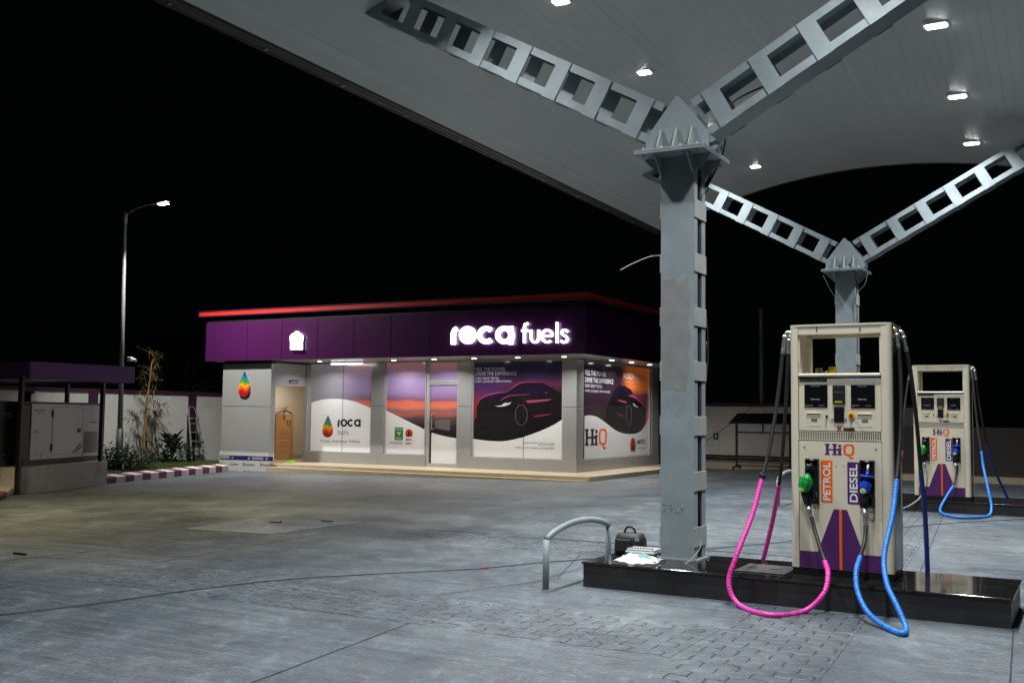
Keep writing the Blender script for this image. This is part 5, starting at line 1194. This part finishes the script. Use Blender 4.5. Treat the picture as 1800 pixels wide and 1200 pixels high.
# ------------------------------------------------------------------ left side: generator under its own roof
KA = at(27, 869, 2, -.10); KB = at(187.5, 850.7, 2, -.12)
KA.z = KB.z = 0; ud = (KB-KA).normalized(); vd = Vector((-ud.y, ud.x, 0)); vd = vd if vd.x < 0 else -vd   # ud along the front, vd away from the forecourt
Lp = (KB-KA).length
def G(s, d, z): p = KA+ud*s+vd*d; return (p.x, p.y, z)
def gbox(b, s0, s1, d0, d1, z0, z1, mi=None):
    vs = [G(s0, d0, z0), G(s1, d0, z0), G(s1, d1, z0), G(s0, d1, z0), G(s0, d0, z1), G(s1, d0, z1), G(s1, d1, z1), G(s0, d1, z1)]
    return b.add(vs, [(0, 1, 2, 3), (7, 6, 5, 4), (0, 4, 5, 1), (1, 5, 6, 2), (2, 6, 7, 3), (3, 7, 4, 0)], mi)
def onplane(px, py, d):
    """point of the vertical plane parallel to the generator's front at depth d"""
    c = (px-900.0, py-600.0, F_PX); dr = Vector([sum(CR[r][k]*c[r] for r in range(3)) for k in range(3)])
    e = Vector(EYE); t = ((KA-e).dot(vd)+d)/dr.dot(vd); return e+dr*t
def sd(px, py, d): p = onplane(px, py, d); return ((p-KA).dot(ud), p.z)
zpt = sd(187.5, 809.5, 0)[1]
pl = TH('generator_plinth', tuple(KA+ud*Lp/2), 'stained grey cement plinth under the generator at the left edge', 'plinth')
b = B(); gbox(b, 0, Lp, 0, 4.2, -.3, zpt); PT(b, 'plinth_block', 'cement', pl)
gd = .30
s0, zt_ = sd(57.3, 709.5, gd); s1, _ = sd(176.5, 711, gd); zb_ = sd(110, 804, gd)[1]
ge = TH('generator', G((s0+s1)/2, 1.2, zpt), 'white louvred generator cabinet with a black end, on a cement plinth under a purple roof', 'generator')
b = B(); gbox(b, s0, s1, gd, gd+.02, zb_, zt_); fp = PT(b, 'side_panel', 'genw', ge)
b = B(); gbox(b, s0-.35, s1+.03, gd+.021, gd+1.5, zb_-.0, zt_-.02); gbox(b, s0-.4, s1+.05, gd-.03, gd+1.52, zt_+.001, zt_+.05); gbox(b, s0-.2, s1+.02, gd+.05, gd+1.4, zpt+.001, zb_-.002); PT(b, 'enclosure', 'dark', ge)
def gp(px0, py0, px1, py1, nm, mt, th=.012, par=None):
    a = sd(px0, py1, gd); c = sd(px1, py0, gd); b = B(); gbox(b, a[0], c[0], gd-th, gd-.0005, a[1], c[1]); return PT(b, nm, mt, par or fp)
def zz(x, y): return (x/6.315, 690+y/6.316)
for r in ((593, 158, 922, 164), ):
    pass
def gl(x0, y0, x1, y1, nm='seam', mt='dark', th=.003):
    (a0, b0), (a1, b1) = zz(x0, y0), zz(x1, y1); p = onplane(a0, b0, gd-.002); q = onplane(a1, b1, gd-.002); b = B(); b.bar(p, q, .012, th, up=-vd); return PT(b, nm, mt, fp)
dpo = [zz(597, 160), zz(921, 163), zz(908, 666), zz(572, 686)]
b = B(); P = [onplane(a_, c_, gd-.012) for a_, c_ in dpo]; Q = [onplane(a_, c_, gd-.0005) for a_, c_ in dpo]; b.add(P+Q, [(0, 1, 2, 3), (0, 4, 5, 1), (1, 5, 6, 2), (2, 6, 7, 3), (3, 7, 4, 0)]); gdr = PT(b, 'access_door', 'genw', ge)
gl(597, 160, 921, 163); gl(921, 163, 908, 666); gl(597, 160, 572, 686); gl(572, 686, 908, 666)
b = B(); P = [onplane(*zz(x, y), gd-.028) for x, y in ((866, 395), (897, 395), (897, 440), (864, 440))]; Q = [p+vd*.015 for p in P]; b.add(P+Q, [(0, 1, 2, 3), (0, 4, 5, 1), (1, 5, 6, 2), (2, 6, 7, 3), (3, 7, 4, 0)]); PT(b, 'latch', 'black', gdr)
for x, y in ((588, 232), (571, 608)): b = B(); p = onplane(*zz(x, y), gd-.02); b.tube([p-Vector((0, 0, .07)), p+Vector((0, 0, .07))], .02, 8); PT(b, 'hinge', 'dark', gdr)
for k in range(11):
    y = 440+k*21.3; xl = 938-k*.8; p = onplane(*zz(xl, y), gd-.012); q = onplane(*zz(1078-k*.5, y-1), gd-.012); b = B(); b.bar(p, q, .02, .03, up=-vd); PT(b, 'louvre_slat', 'dark', fp)
def gtext(s, x0, y0, x1, y1, mt, bold=.0, skew=0):
    a = onplane(*zz(x0, y1), gd-.004); c = onplane(*zz(x1, y1), gd-.004); d = onplane(*zz(x0, y0), gd-.004); b = B(); lettering(b, s, a, c-a, (0, 0, 1), (c-a).length, d.z-a.z, bold); return PT(b, 'lettering', mt, fp)
gtext('KIRLOSKAR', 382, 182, 503, 207, 'grey_l', .02); gtext('GREEN', 420, 218, 494, 232, 'grey_l', .02); gtext('SILENT', 374, 412, 438, 428, 'grey_l', .02); gtext('GENSET', 374, 436, 448, 452, 'grey_l', .02); gtext('KOEL', 1000, 317, 1080, 336, 'red', .04)
for q_, mt_ in (([(795, 666), (890, 556), (903, 556), (820, 664)], 'cardd'), ([(835, 662), (880, 600), (905, 580), (905, 600), (858, 660)], 'grey_l')):
    b = B(); b.add([onplane(*zz(x, y), gd-.015) for x, y in q_], [tuple(range(len(q_)))]); PT(b, 'swoosh_print', mt_, gdr)
for x in (454, 911): b = B(); b.add([onplane(*zz(x+dx, y), gd-.006) for dx, y in ((-13, 682 if x < 500 else 662), (13, 682 if x < 500 else 662), (10, 716 if x < 500 else 694), (-11, 716 if x < 500 else 694))], [(0, 1, 2, 3)]); PT(b, 'yellow_sticker', 'yellow', fp)
# exhaust and dark end cabinet
b = B(); p = onplane(47, 704, gd+.5); b.tube([p-Vector((0, 0, .1)), p+Vector((0, 0, .16))], .09, 14); b.tube([p+Vector((0, 0, .161)), p+Vector((0, 0, .22))], [.16, .15], 14); PT(b, 'exhaust_cap', 'dark', ge)
sA = sd(57.3, 709, gd)[0]
cb = TH('control_cabinet', G(-1.0, .8, zpt), 'dark green-black electrical cabinet with faint white lettering at the left picture edge', 'cabinet')
dc = .55; xa = sd(34.5, 705, dc); 
b = B(); gbox(b, xa[0]-2.6, xa[0], dc, dc+1.1, zpt+.0, xa[1]); PT(b, 'cabinet_body', 'dark', cb)
b = B(); a = onplane(5, 729, dc-.004); c = onplane(27, 729, dc-.004); lettering(b, 'KIRLOSKAR', a, c-a, (0, 0, 1), (c-a).length, .06, .01); a = onplane(12, 733, dc-.004); c = onplane(27, 733, dc-.004); lettering(b, 'GREEN', a, c-a, (0, 0, 1), (c-a).length, .035, .01); a = onplane(4, 800, dc-.004); c = onplane(20, 800, dc-.004); lettering(b, 'KOEL', a, c-a, (0, 0, 1), (c-a).length, .03, .01); PT(b, 'lettering', 'grey_l', cb)
b = B(); gbox(b, -3.2, -.001, .35, 4.2, -.3, zpt); o = b.build('rear_plinth', 'cement', None, G(-1.5, 1.5, 0)); tag(o, 'lower painted plinth left of the generator plinth, lit warm, under the dark cabinet', 'plinth')
# roof over it
RA = at(52, 666, 2, 2.33); RB = at(236.5, 673, 2, 2.33); zr0, zr1 = 2.33, 2.71
rf = TH('generator_roof', (RA.x-1.5, (RA.y+RB.y)/2, zr0), 'flat purple roof on slim black posts over the generator', 'shelter')
b = B(); w_ = 3.6
A0 = RA; A1 = Vector((RB.x, RB.y, 0)); dd = (A1-Vector((A0.x, A0.y, 0))).normalized(); nn = Vector((-dd.y, dd.x, 0)); nn = nn if nn.x < 0 else -nn
def rbox(b, s0, s1, d0, d1, z0, z1):
    base = Vector((A0.x, A0.y, 0)); P = [base+dd*s+nn*d for s, d in ((s0, d0), (s1, d0), (s1, d1), (s0, d1))]
    b.add([(p.x, p.y, z0) for p in P]+[(p.x, p.y, z1) for p in P], [(0, 1, 2, 3), (7, 6, 5, 4), (0, 4, 5, 1), (1, 5, 6, 2), (2, 6, 7, 3), (3, 7, 4, 0)])
LR = (A1-Vector((A0.x, A0.y, 0))).length
rbox(b, 0, LR, 0, .05, zr0, zr1); rbox(b, 0, .05, .051, w_, zr0, zr1); rbox(b, LR-.05, LR, .051, w_, zr0, zr1); rbox(b, 0, LR, w_, w_+.05, zr0, zr1); PT(b, 'roof_fascia', 'roofp', rf)
b = B(); rbox(b, .051, LR-.051, .0505, w_-.001, zr0+.05, zr0+.09); PT(b, 'roof_sheet', 'dark', rf)
for px, d_ in ((38.5, -.06), (181.5, .06), (40, 3.0), (119, 2.4)):
    s_, _ = sd(px, 672, d_) ; b = B()
    x = s_; gbox(b, x-.045, x+.045, d_-.045, d_+.045, -.12 if d_ < 0 else zpt, zr0+.07); PT(b, 'post', 'dark', rf)

# ------------------------------------------------------------------ kerbs, lawn
def kerb(nm, P0, P1, label, n, first=0, zb=-.14, h=.17):
    P0 = Vector((P0.x, P0.y, 0)); P1 = Vector((P1.x, P1.y, 0)); d_ = (P1-P0)/n; nv = Vector((-d_.y, d_.x, 0)).normalized(); nv = nv if nv.x < 0 else -nv
    bs = B()
    for i in range(n):
        a = P0+d_*i; c = a+d_*1.0; j = random.uniform(-.004, .004)
        pr_ = [(0, zb-.1), (0, zb+h-.015), (.015, zb+h), (.36, zb+h+.035), (.36, zb-.1)]
        vs = [tuple(a+nv*u+Vector((0, 0, z+j))) for u, z in pr_]+[tuple(c+nv*u+Vector((0, 0, z+j))) for u, z in pr_]
        bs.add(vs, [(k, (k+1) % 5, 5+(k+1) % 5, 5+k) for k in range(5)]+[(4, 3, 2, 1, 0), (5, 6, 7, 8, 9)], (i+first) % 2)
    o = bs.build(nm, ['kp', 'kw'], None, tuple(P0)); tag(o, label, 'kerb'); return o
K0 = at(188, 849.5, 2, -.125); K1 = at(401, 827, 2, -.14)
kerb('striped_kerb', K0, K1, 'kerb striped purple and white in front of the lawn, left of the building', 16)
kl = at(0, 884, 2, -.10); kr = at(24, 868, 2, -.10)
kerb('striped_kerb', kl+(kl-kr)*1.2, kr, 'short stretch of purple kerb at the left picture edge, left of the generator plinth', 4, zb=-.12)
lawn = B(); WX = -27.95
def lz(x, y): return .03+.02*math.sin(x*1.3)*math.sin(y*.9)
K0b = K0+Vector((-.33, .1, 0)); K1b = K1+Vector((-.33, .1, 0))
nx, ny = 12, 16; vs = []
for j in range(ny+1):
    e = K0b.lerp(K1b, j/ny)-Vector((0, 0, 0)); e2 = K0b+(K1b-K0b)*((j/ny)*1.35-.1)
    for i in range(nx+1): x = e2.x+(WX-e2.x)*i/nx; vs.append((x, e2.y+.0*i, lz(x, e2.y)))
lawn.add(vs, [(j*(nx+1)+i, j*(nx+1)+i+1, (j+1)*(nx+1)+i+1, (j+1)*(nx+1)+i) for j in range(ny) for i in range(nx)], smooth=True)
tag(lawn.build('lawn', 'grass_g'), kind='structure')
b = B(); rnd = random.Random(5)
for k in range(9000):
    v = rnd.random()*1.3-.08; e = K0b+(K1b-K0b)*v; u = rnd.random(); x = e.x+(WX-e.x)*u; y = e.y+rnd.uniform(-.3, .3)
    if (x-e.x) > -.02: continue
    h = rnd.uniform(.03, .075); a = rnd.random()*6.28; dx, dy = math.cos(a)*.012, math.sin(a)*.012; ln = rnd.uniform(-.03, .03); z = lz(x, y)-.005
    b.add([(x-dx, y-dy, z), (x+dx, y+dy, z), (x+ln, y+ln*.5, z+h)], [(0, 1, 2)])
tag(b.build('lawn_grass', 'blade'), 'short green lawn grass between the striped kerb and the wall', 'grass', kind='stuff')

# ------------------------------------------------------------------ boundary walls
def wall_run(nm, P0, P1, zt, th, label, cat='wall', mt='wallwhite', cop=True, pil=(), zb=-.3):
    P0 = Vector(P0); P1 = Vector(P1); d_ = (P1-P0).normalized(); nv = Vector((-d_.y, d_.x, 0)); L_ = (P1-P0).length
    if nv.dot(Vector((0, 0, 0))-P0) < 0: nv = -nv      # nv points to the forecourt
    t = TH(nm, tuple((P0+P1)/2), label, cat)
    def bx(b, s0, s1, d0, d1, z0, z1):
        P = [P0+d_*s-nv*d for s, d in ((s0, d0), (s1, d0), (s1, d1), (s0, d1))]
        b.add([(p.x, p.y, z0) for p in P]+[(p.x, p.y, z1) for p in P], [(0, 1, 2, 3), (7, 6, 5, 4), (0, 4, 5, 1), (1, 5, 6, 2), (2, 6, 7, 3), (3, 7, 4, 0)])
    b = B(); bx(b, 0, L_, 0, th, zb, zt); PT(b, 'wall_face', mt, t)
    if cop: b = B(); bx(b, -.02, L_+.02, -.04, th+.04, zt+.001, zt+.12); PT(b, 'coping', 'pwall', t)
    for s in pil: b = B(); bx(b, s, s+.36, -.03, th-.02, zb, zt-.001); PT(b, 'pier', 'pwall', t)
    return t
PW = [at(px, 700, 0, WX).y for px in (155, 331)]
wl = wall_run('boundary_wall', (WX, 12, 0), (WX, 34, 0), 2.24, .2, 'long white boundary wall with purple coping and piers, behind the lawn at left', pil=[y-12 for y in PW]+[PW[0]-12-4.6, PW[1]-12+4.3])
wr_ = wall_run('boundary_wall', (-27.7, 34.05, 0), (-4.2, 34.05, 0), 2.03, .2, 'white boundary wall seen between the near column and the nearer dispenser', zb=-.3)
wd = wall_run('boundary_wall', (-4.6, 29.1, 0), (14, 29.1, 0), 1.5, .2, 'low dark brown wall at the right, behind the far dispenser', mt='darkwall', cop=False)
b = B(); b.box(-11.3, -4.65, 33.3, 34.03, -.2, .21, bev=.01); b.box(-4.6, 14, 28.5, 29.08, -.2, .27, bev=.01); tag(b.build('pale_kerb_strip', 'tile', None), kind='structure')
b = B()
for z in (.30, .40): b.tube([(-12, 33.95, z), (-4.7, 33.95, z)], .03, 8)
o = b.build('wall_pipes', 'dark', None, (-8, 33.95, .3)); tag(o, 'pair of thin black pipes along the foot of the white back wall', 'pipe')
p = at(1258.5, 766, 1, 34.04); b = B(); b.box(p.x-.07, p.x+.07, 33.97, 34.03, p.z-.1, p.z+.1, bev=.01); t = TH('socket_box', (p.x, 34.0, p.z), 'tiny grey socket box on the white back wall, right of the near column', 'socket'); PT(b, 'box_body', 'dark', t)
b = B(); b.box(p.x-.02, p.x+.05, 33.955, 33.969, p.z-.06, p.z+.06); PT(b, 'cover', 'white', t)
# thin pole with stays behind the wall
p0 = at(1338, 543, 1, 34.5); t = TH('thin_mast', (p0.x, 34.5, 0), 'thin grey mast rising behind the white back wall', 'mast')
b = B(); b.tube([(p0.x, 34.5, -.1), (p0.x, 34.5, p0.z)], [.085, .06], 10); PT(b, 'mast_tube', 'steel', t)
for dx in (-2.6, 2.0): b = B(); b.tube(spline([(p0.x, 33.98, 2.15), (p0.x+dx*.45, 33.85, 1.25), (p0.x+dx*.95, 33.8, .45 if dx > 0 else .38)]), .009, 5); PT(b, 'stay_wire', 'cablek', t)
# black rack
xr0 = at(1295, 800, 1, 30.5).x; xr1 = at(1389, 800, 1, 30.5).x; zg = .125; yr = 30.5
t = TH('display_rack', ((xr0+xr1)/2, yr, zg), 'black wheeled metal rack with a sloping top sheet, before the white back wall', 'rack')
za = at(1295, 743, 1, yr).z; zt2_ = at(1300, 727, 1, yr+.5).z; xo0 = at(1281, 743, 1, yr-.3).x; xo1 = at(1420, 743, 1, yr-.3).x
b = B(); b.add([(xo0, yr-.3, za), (xo1, yr-.3, za), (xo1, yr+.6, zt2_+.02), (xo0, yr+.6, zt2_+.02), (xo0, yr-.3, za-.02), (xo1, yr-.3, za-.02), (xo1, yr+.6, zt2_), (xo0, yr+.6, zt2_)], [(0, 1, 2, 3), (7, 6, 5, 4), (0, 4, 5, 1), (1, 5, 6, 2), (2, 6, 7, 3), (3, 7, 4, 0)]); PT(b, 'top_sheet', 'dark', t)
zc = at(1340, 760, 1, yr).z
for x in (xr0, xr1):
    b = B(); b.box(x-.03, x+.03, yr-.03, yr+.03, zg+.12, za+.02); PT(b, 'post', 'dark', t)
    b = B(); b.box(x-.03, x+.03, yr-.38, yr+.38, zg+.075, zg+.119); ft = PT(b, 'foot', 'dark', t)
    for y in (yr-.33, yr+.33): b = B(); b.tube([(x-.015, y, zg+.036), (x+.015, y, zg+.036)], .036, 12); PT(b, 'wheel', 'black', ft)
b = B(); b.box(xr0+.031, xr1-.031, yr-.02, yr+.02, zc-.02, zc+.02); b.box((xr0+xr1)/2-.02, (xr0+xr1)/2+.02, yr-.02, yr+.02, zc+.021, za+.12); b.box(xr0+.031, xr1-.031, yr-.02, yr+.02, zg+.125, zg+.155); PT(b, 'cross_rail', 'dark', t)
for k in range(5): x = xr0+.3+k*.42; b = B(); b.tube([(x, yr-.021, zc-.01), (x, yr-.05, zc-.05), (x, yr-.07, zc-.03)], .008, 5); PT(b, 'hook', 'dark', t)

# ------------------------------------------------------------------ street lamp
PXL = -24.6; pb = at(210, 780, 0, PXL); ptop = at(220.5, 376, 0, PXL); yp_ = at(216, 560, 0, PXL).y
t = TH('street_lamp', (PXL, yp_, .02), 'tall slim grey street lamp with one lit head on an arm, rising from the lawn', 'street lamp')
b = B(); b.tube([(PXL, pb.y, .0), (PXL, pb.y, 1.15)], [.10, .095], 14); PT(b, 'pole_sleeve', 'sleeve', t); b = B(); b.tube([(PXL, pb.y, 1.151), (PXL, ptop.y, ptop.z)], [.075, .042], 14); b.tube([(PXL, ptop.y, ptop.z-.3), (PXL, ptop.y, ptop.z+.05)], .065, 12); PT(b, 'pole', 'pole', t)
hx = at(273, 358, 1, ptop.y+.2); h2_ = at(299, 353, 1, ptop.y+.25)
b = B(); b.tube(spline([(PXL, ptop.y, ptop.z-.03), (PXL+.5, ptop.y+.06, ptop.z+.17), tuple(hx)]), .022, 8); PT(b, 'arm', 'galv', t)
b = B(); d_ = (h2_-hx); b.tube([hx-d_*.1, hx+d_*.15, hx+d_*.5, hx+d_*.9, hx+d_*1.02], [.03, .08, .11, .09, .03], 12); 
for i in range(len(b.v)): x, y, z = b.v[i]; c_ = hx.z+(h2_.z-hx.z)*(x-hx.x)/(h2_.x-hx.x); b.v[i] = (x, y, c_+(z-c_)*.45)
hd_ = PT(b, 'lamp_head', 'galv', t)
b = B(); m0, m1 = hx+d_*.28, hx+d_*.88; b.box(m0.x, m1.x, m0.y-.07, m0.y+.07, m0.z-.062, m0.z-.05); PT(b, 'lamp_lens', 'streetem', hd_)
la = bpy.data.lights.new('street_lamp_light', 'AREA'); la.shape = 'RECTANGLE'; la.size = .3; la.size_y = .12; la.energy = 560; la.color = (1, .97, .90)
lo = bpy.data.objects.new('street_lamp_light', la); COL.objects.link(lo); lo.parent = t; lo.location = ((m0.x+m1.x)/2-PXL, m0.y-yp_, m0.z-.068-.02); la.spread = R_(125); lo.rotation_euler = Vector((-1.2, -3.0, 6.0)).to_track_quat('Z', 'Y').to_euler()
# its twin with a warmer lamp stands beyond the left edge of the picture
t3 = copy_tree(t); t3.location = (-17.6, 9.4, .02); t3['label'] = 'street lamp with a warm head beyond the left edge of the picture'
for c_ in t3.children:
    if c_.type == 'LIGHT': c_.data = c_.data.copy(); c_.data.color = (1, .81, .44); c_.data.energy = 430; c_.data.spread = R_(92); c_.rotation_euler = Vector((-3.0, -4.2, 8.4)).to_track_quat('Z', 'Y').to_euler()
# security camera on the pole
p = at(222, 631, 0, PXL); t = TH('security_camera', (PXL+.1, p.y, p.z), 'small white security camera bracketed to the street lamp pole', 'camera')
b = B(); b.box(PXL+.08, PXL+.24, p.y-.05, p.y+.05, p.z-.06, p.z+.06, bev=.01); PT(b, 'junction_box', 'white', t)
b = B(); b.tube([(PXL+.25, p.y-.02, p.z+.02), (PXL+.3, p.y-.02, p.z-.01), (PXL+.34, p.y-.03, p.z-.02), (PXL+.48, p.y-.06, p.z-.05)], [.02, .02, .045, .045], 10); PT(b, 'camera_body', 'white', t)
# pole anchor wire
b = B(); b.tube(spline([(PXL+.1, pb.y, 1.1), (PXL+.16, pb.y-.02, .6), (PXL+.28, pb.y-.03, .02)]), .008, 5); o = b.build('earth_wire', 'cablek', None, (PXL+.1, pb.y, 0)); tag(o, 'thin wire running from the street lamp pole down to the lawn', 'wire')

# ------------------------------------------------------------------ step ladder against the wall
LX = -27.55
la0, la1 = at(337.5, 803.5, 0, LX+.35), at(360, 804, 0, LX+.35); lt0, lt1 = at(330.5, 719, 0, LX), at(344.5, 720, 0, LX)
t = TH('step_ladder', tuple(la0), 'aluminium step ladder leaning against the wall by a purple pier', 'ladder')
fL = Vector((LX+.35, la0.y, .03)); fR = Vector((LX+.35, la1.y, .03)); tL = Vector((LX, lt0.y+.03, lt0.z)); tR = Vector((LX, lt1.y, lt1.z))
for a, c in ((fL, tL), (fR, tR)): b = B(); b.bar(a, c, .05, .03, up=(1, 0, 0)); PT(b, 'stile', 'alu_f', t)
for k in range(1, 6):
    u = k/5.6 if k < 5 else .82; a = fL.lerp(tL, u); c = fR.lerp(tR, u); b = B(); b.bar(a, c, .10 if k < 5 else .22, .03, up=(0, 0, 1)); PT(b, 'tread' if k < 5 else 'platform_tread', 'alu_f', t)
b = B(); b.tube(spline([tL+Vector((0, 0, -.02)), tL+Vector((-.03, .1, .09)), tR+Vector((-.03, -.1, .09)), tR+Vector((0, 0, -.02))]), .014, 8); PT(b, 'top_hoop', 'alu_f', t)
for a, c in ((fL+Vector((-.25, .0, 0)), tL+Vector((-.04, 0, -.2))), (fR+Vector((-.25, 0, 0)), tR+Vector((-.04, 0, -.2)))): b = B(); b.bar(a, c, .03, .02, up=(1, 0, 0)); PT(b, 'rear_leg', 'dark', t)

# ------------------------------------------------------------------ plants
def leaf(b, p, d, L_, w_, droop, rnd, n=4, mi=None):
    d = Vector(d).normalized(); side = d.cross(Vector((0, 0, 1))); side = side.normalized() if side.length > .05 else Vector((1, 0, 0)); vs = []; p = Vector(p)
    for i in range(n+1):
        u = i/n; c = p+d*L_*u+Vector((0, 0, -droop*u*u)); ww = w_*math.sin(math.pi*(.12+.86*u))*.5 if i < n else .001
        tilt = rnd.uniform(-.1, .1); vs += [c-side*ww, c+side*ww+Vector((0, 0, ww*tilt))]
    b.add(vs, [(2*i, 2*i+1, 2*i+3, 2*i+2) for i in range(n)], mi)
def bush(nm, c, rx, ry, h, n, L_, w_, label, cat, mt='leaf', seed=1):
    rnd = random.Random(seed); t = TH(nm, c, label, cat); b = B(); st = B(); c = Vector(c)
    for k in range(max(5, n//60)):
        a = rnd.random()*6.28; e = c+Vector((math.cos(a)*rx*rnd.uniform(.2, .8), math.sin(a)*ry*rnd.uniform(.2, .8), h*rnd.uniform(.5, .9))); st.tube(spline([c+Vector((rnd.uniform(-.1, .1), rnd.uniform(-.1, .1), -.02)), c.lerp(e, .5)+Vector((0, 0, .05)), e], 3), [.012]*6+[.006], 5)
    for k in range(n):
        a = rnd.random()*6.28; v = rnd.random()**.5; el = rnd.random(); lump = 1+.25*math.sin(3*a+seed)+.15*math.sin(7*a+2*seed)
        rr = (1-abs(el*2-1)**3)**.5*v*lump if el > .15 else .7*v
        p = c+Vector((math.cos(a)*rx*rr, math.sin(a)*ry*rr, h*el*(.85+.2*math.sin(5*a+seed))))
        leaf(b, p, (math.cos(a)+rnd.uniform(-.6, .6), math.sin(a)+rnd.uniform(-.6, .6), rnd.uniform(-.2, .9)), L_*rnd.uniform(.6, 1.2), w_*rnd.uniform(.7, 1.2), L_*.35*rnd.random(), rnd, 3)
    PT(st, 'stems', 'bark', t); PT(b, 'foliage', mt, t); return t
def gp_(px, py, x): return at(px, py, 0, x)
p = gp_(222, 812, -24.0); bush('rounded_shrub', (-24.0, p.y, .03), .7, .95, .62, 1000, .12, .06, 'dark rounded green shrub at the foot of the street lamp', 'shrub', seed=2)
p = gp_(192, 806, -24.6); bush('rounded_shrub', (-24.6, p.y, .03), .6, .6, .7, 700, .12, .06, 'dark green shrub just right of the generator roof\'s post', 'shrub', seed=5)
p = gp_(300, 795, -26.4); bush('leafy_shrub', (-26.4, p.y, .03), .75, 1.1, .75, 600, .22, .08, 'low mixed leafy shrub between the bamboo and the ladder', 'shrub', seed=9)
# banana-like broad leaved plant
rnd = random.Random(11); p = gp_(303, 796, -26.9); t = TH('broad_leaf_plant', (-26.9, p.y, .03), 'broad-leaved plant with arching dark leaves left of the step ladder', 'plant'); b = B(); c = Vector((-26.9, p.y, .3))
for k in range(16):
    a = rnd.random()*6.28; leaf(b, c+Vector((0, 0, rnd.uniform(0, .3))), (math.cos(a), math.sin(a), rnd.uniform(.8, 2.2)), rnd.uniform(.6, 1.0), rnd.uniform(.14, .26), rnd.uniform(.1, .45), rnd, 7)
PT(b, 'leaves', 'leaf', t); b = B(); b.tube([(-26.9, p.y, 0), (-26.9, p.y, .6)], [.05, .03], 8); PT(b, 'stem', 'bark', t)
# bamboo: tall golden cane
def cane(px_base, pts, x, label, n_t, seed, thick=.035):
    rnd = random.Random(seed); V = [at(a, c, 0, x) for a, c in pts]; base = V[0].copy(); base.z = .02; V[0] = base
    t = TH('bamboo_plant', tuple(base), label, 'plant'); b = B(); sp = spline(V, 14); n = len(sp)
    b.tube(sp, [thick*(1-.75*i/n)*(1.12 if i % 7 == 0 else 1) for i in range(n)], 8); PT(b, 'cane', 'cane', t)
    b = B(); tw = B()
    for k in range(n_t):
        i = rnd.randint(int(n*.28), n-1); p = sp[i]; a = rnd.random()*6.28; d_ = Vector((math.cos(a), math.sin(a), rnd.uniform(.1, 1.0))).normalized(); L_ = rnd.uniform(.15, .5); e = p+d_*L_
        tw.tube([p, p.lerp(e, .5)+Vector((0, 0, .03)), e], [.006, .004, .003], 4)
        for q in range(rnd.randint(4, 7)): leaf(b, p.lerp(e, rnd.uniform(.4, 1)), d_+Vector((rnd.uniform(-1, 1), rnd.uniform(-1, 1), rnd.uniform(-1.2, .5))), rnd.uniform(.14, .3), rnd.uniform(.018, .03), rnd.uniform(.03, .14), rnd, 3)
    PT(tw, 'twigs', 'cane', t); PT(b, 'foliage', 'leaf_y', t); return t
cane(0, [(253, 797), (254, 760), (258, 705), (262, 680), (266, 645), (269, 622)], -26.5, 'tall golden bamboo cane rising above the wall behind the lawn', 46, 4, .05)
cane(0, [(262, 797), (268, 765), (272, 735), (280, 710)], -26.9, 'shorter leafy bamboo right of the tall golden cane', 34, 8, .03)
cane(0, [(250, 798), (246, 775), (240, 745), (236, 718)], -27.1, 'thin sparse bamboo left of the tall golden cane', 22, 14, .02)
# spiky tufts
for i, (px, x) in enumerate(((262, -25.4), (244, -25.0))):
    rnd = random.Random(20+i); p = gp_(px, 803, x); t = TH('spiky_tuft', (x, p.y, .03), ('spiky grass tuft at the base of the golden bamboo', 'spiky grass tuft right of the lamp pole shrub')[i], 'plant'); b = B()
    for k in range(60): a = rnd.random()*6.28; leaf(b, (x, p.y, .03), (math.cos(a)*.7, math.sin(a)*.7, rnd.uniform(.6, 1.6)), rnd.uniform(.25, .55), .02, rnd.uniform(.02, .15), rnd, 4)
    PT(b, 'blades', 'leaf', t)
# ------------------------------------------------------------------ dark trees beyond the wall
def tree(c, h, cr, label, seed, n=2600):
    rnd = random.Random(seed); t = TH('dark_tree', c, label, 'tree', 'dark trees beyond the wall'); b = B(); c = Vector(c)
    b.tube(spline([c, c+Vector((.1, 0, h*.3)), c+Vector((-.05, .1, h*.62))], 4), [.22-.012*i for i in range(9)], 9)
    cl = []
    for k in range(16):
        a = rnd.random()*6.28; e = c+Vector((math.cos(a)*cr*rnd.uniform(.2, .85), math.sin(a)*cr*rnd.uniform(.2, .85), h*rnd.uniform(.45, .95))); cl.append((e, cr*rnd.uniform(.25, .45)))
        b.tube(spline([c+Vector((0, 0, h*rnd.uniform(.3, .6))), (c+Vector((0, 0, h*.55))).lerp(e, .5), e], 3), [.08, .07, .06, .05, .04, .03, .02], 6)
    PT(b, 'trunk', 'bark', t); b = B()
    for k in range(n):
        e, r = cl[rnd.randrange(len(cl))]; d_ = Vector((rnd.gauss(0, 1), rnd.gauss(0, 1), rnd.gauss(0, .8))).normalized(); p = e+d_*r*rnd.random()**.4
        leaf(b, p, d_+Vector((0, 0, -.3)), rnd.uniform(.2, .4), rnd.uniform(.09, .16), .08, rnd, 2)
    PT(b, 'crown', 'leaf_n', t)
tree((-31.8, 29.0, 0), 5.0, 1.7, 'dark tree behind the wall, between the street lamp and the building', 1)
tree((-32.5, 32.5, 0), 4.6, 1.6, 'dark tree behind the wall, just left of the building', 2)
tree((-35.5, 35.5, 0), 4.7, 2.0, 'dark tree farther back, mostly hidden behind the building', 3)
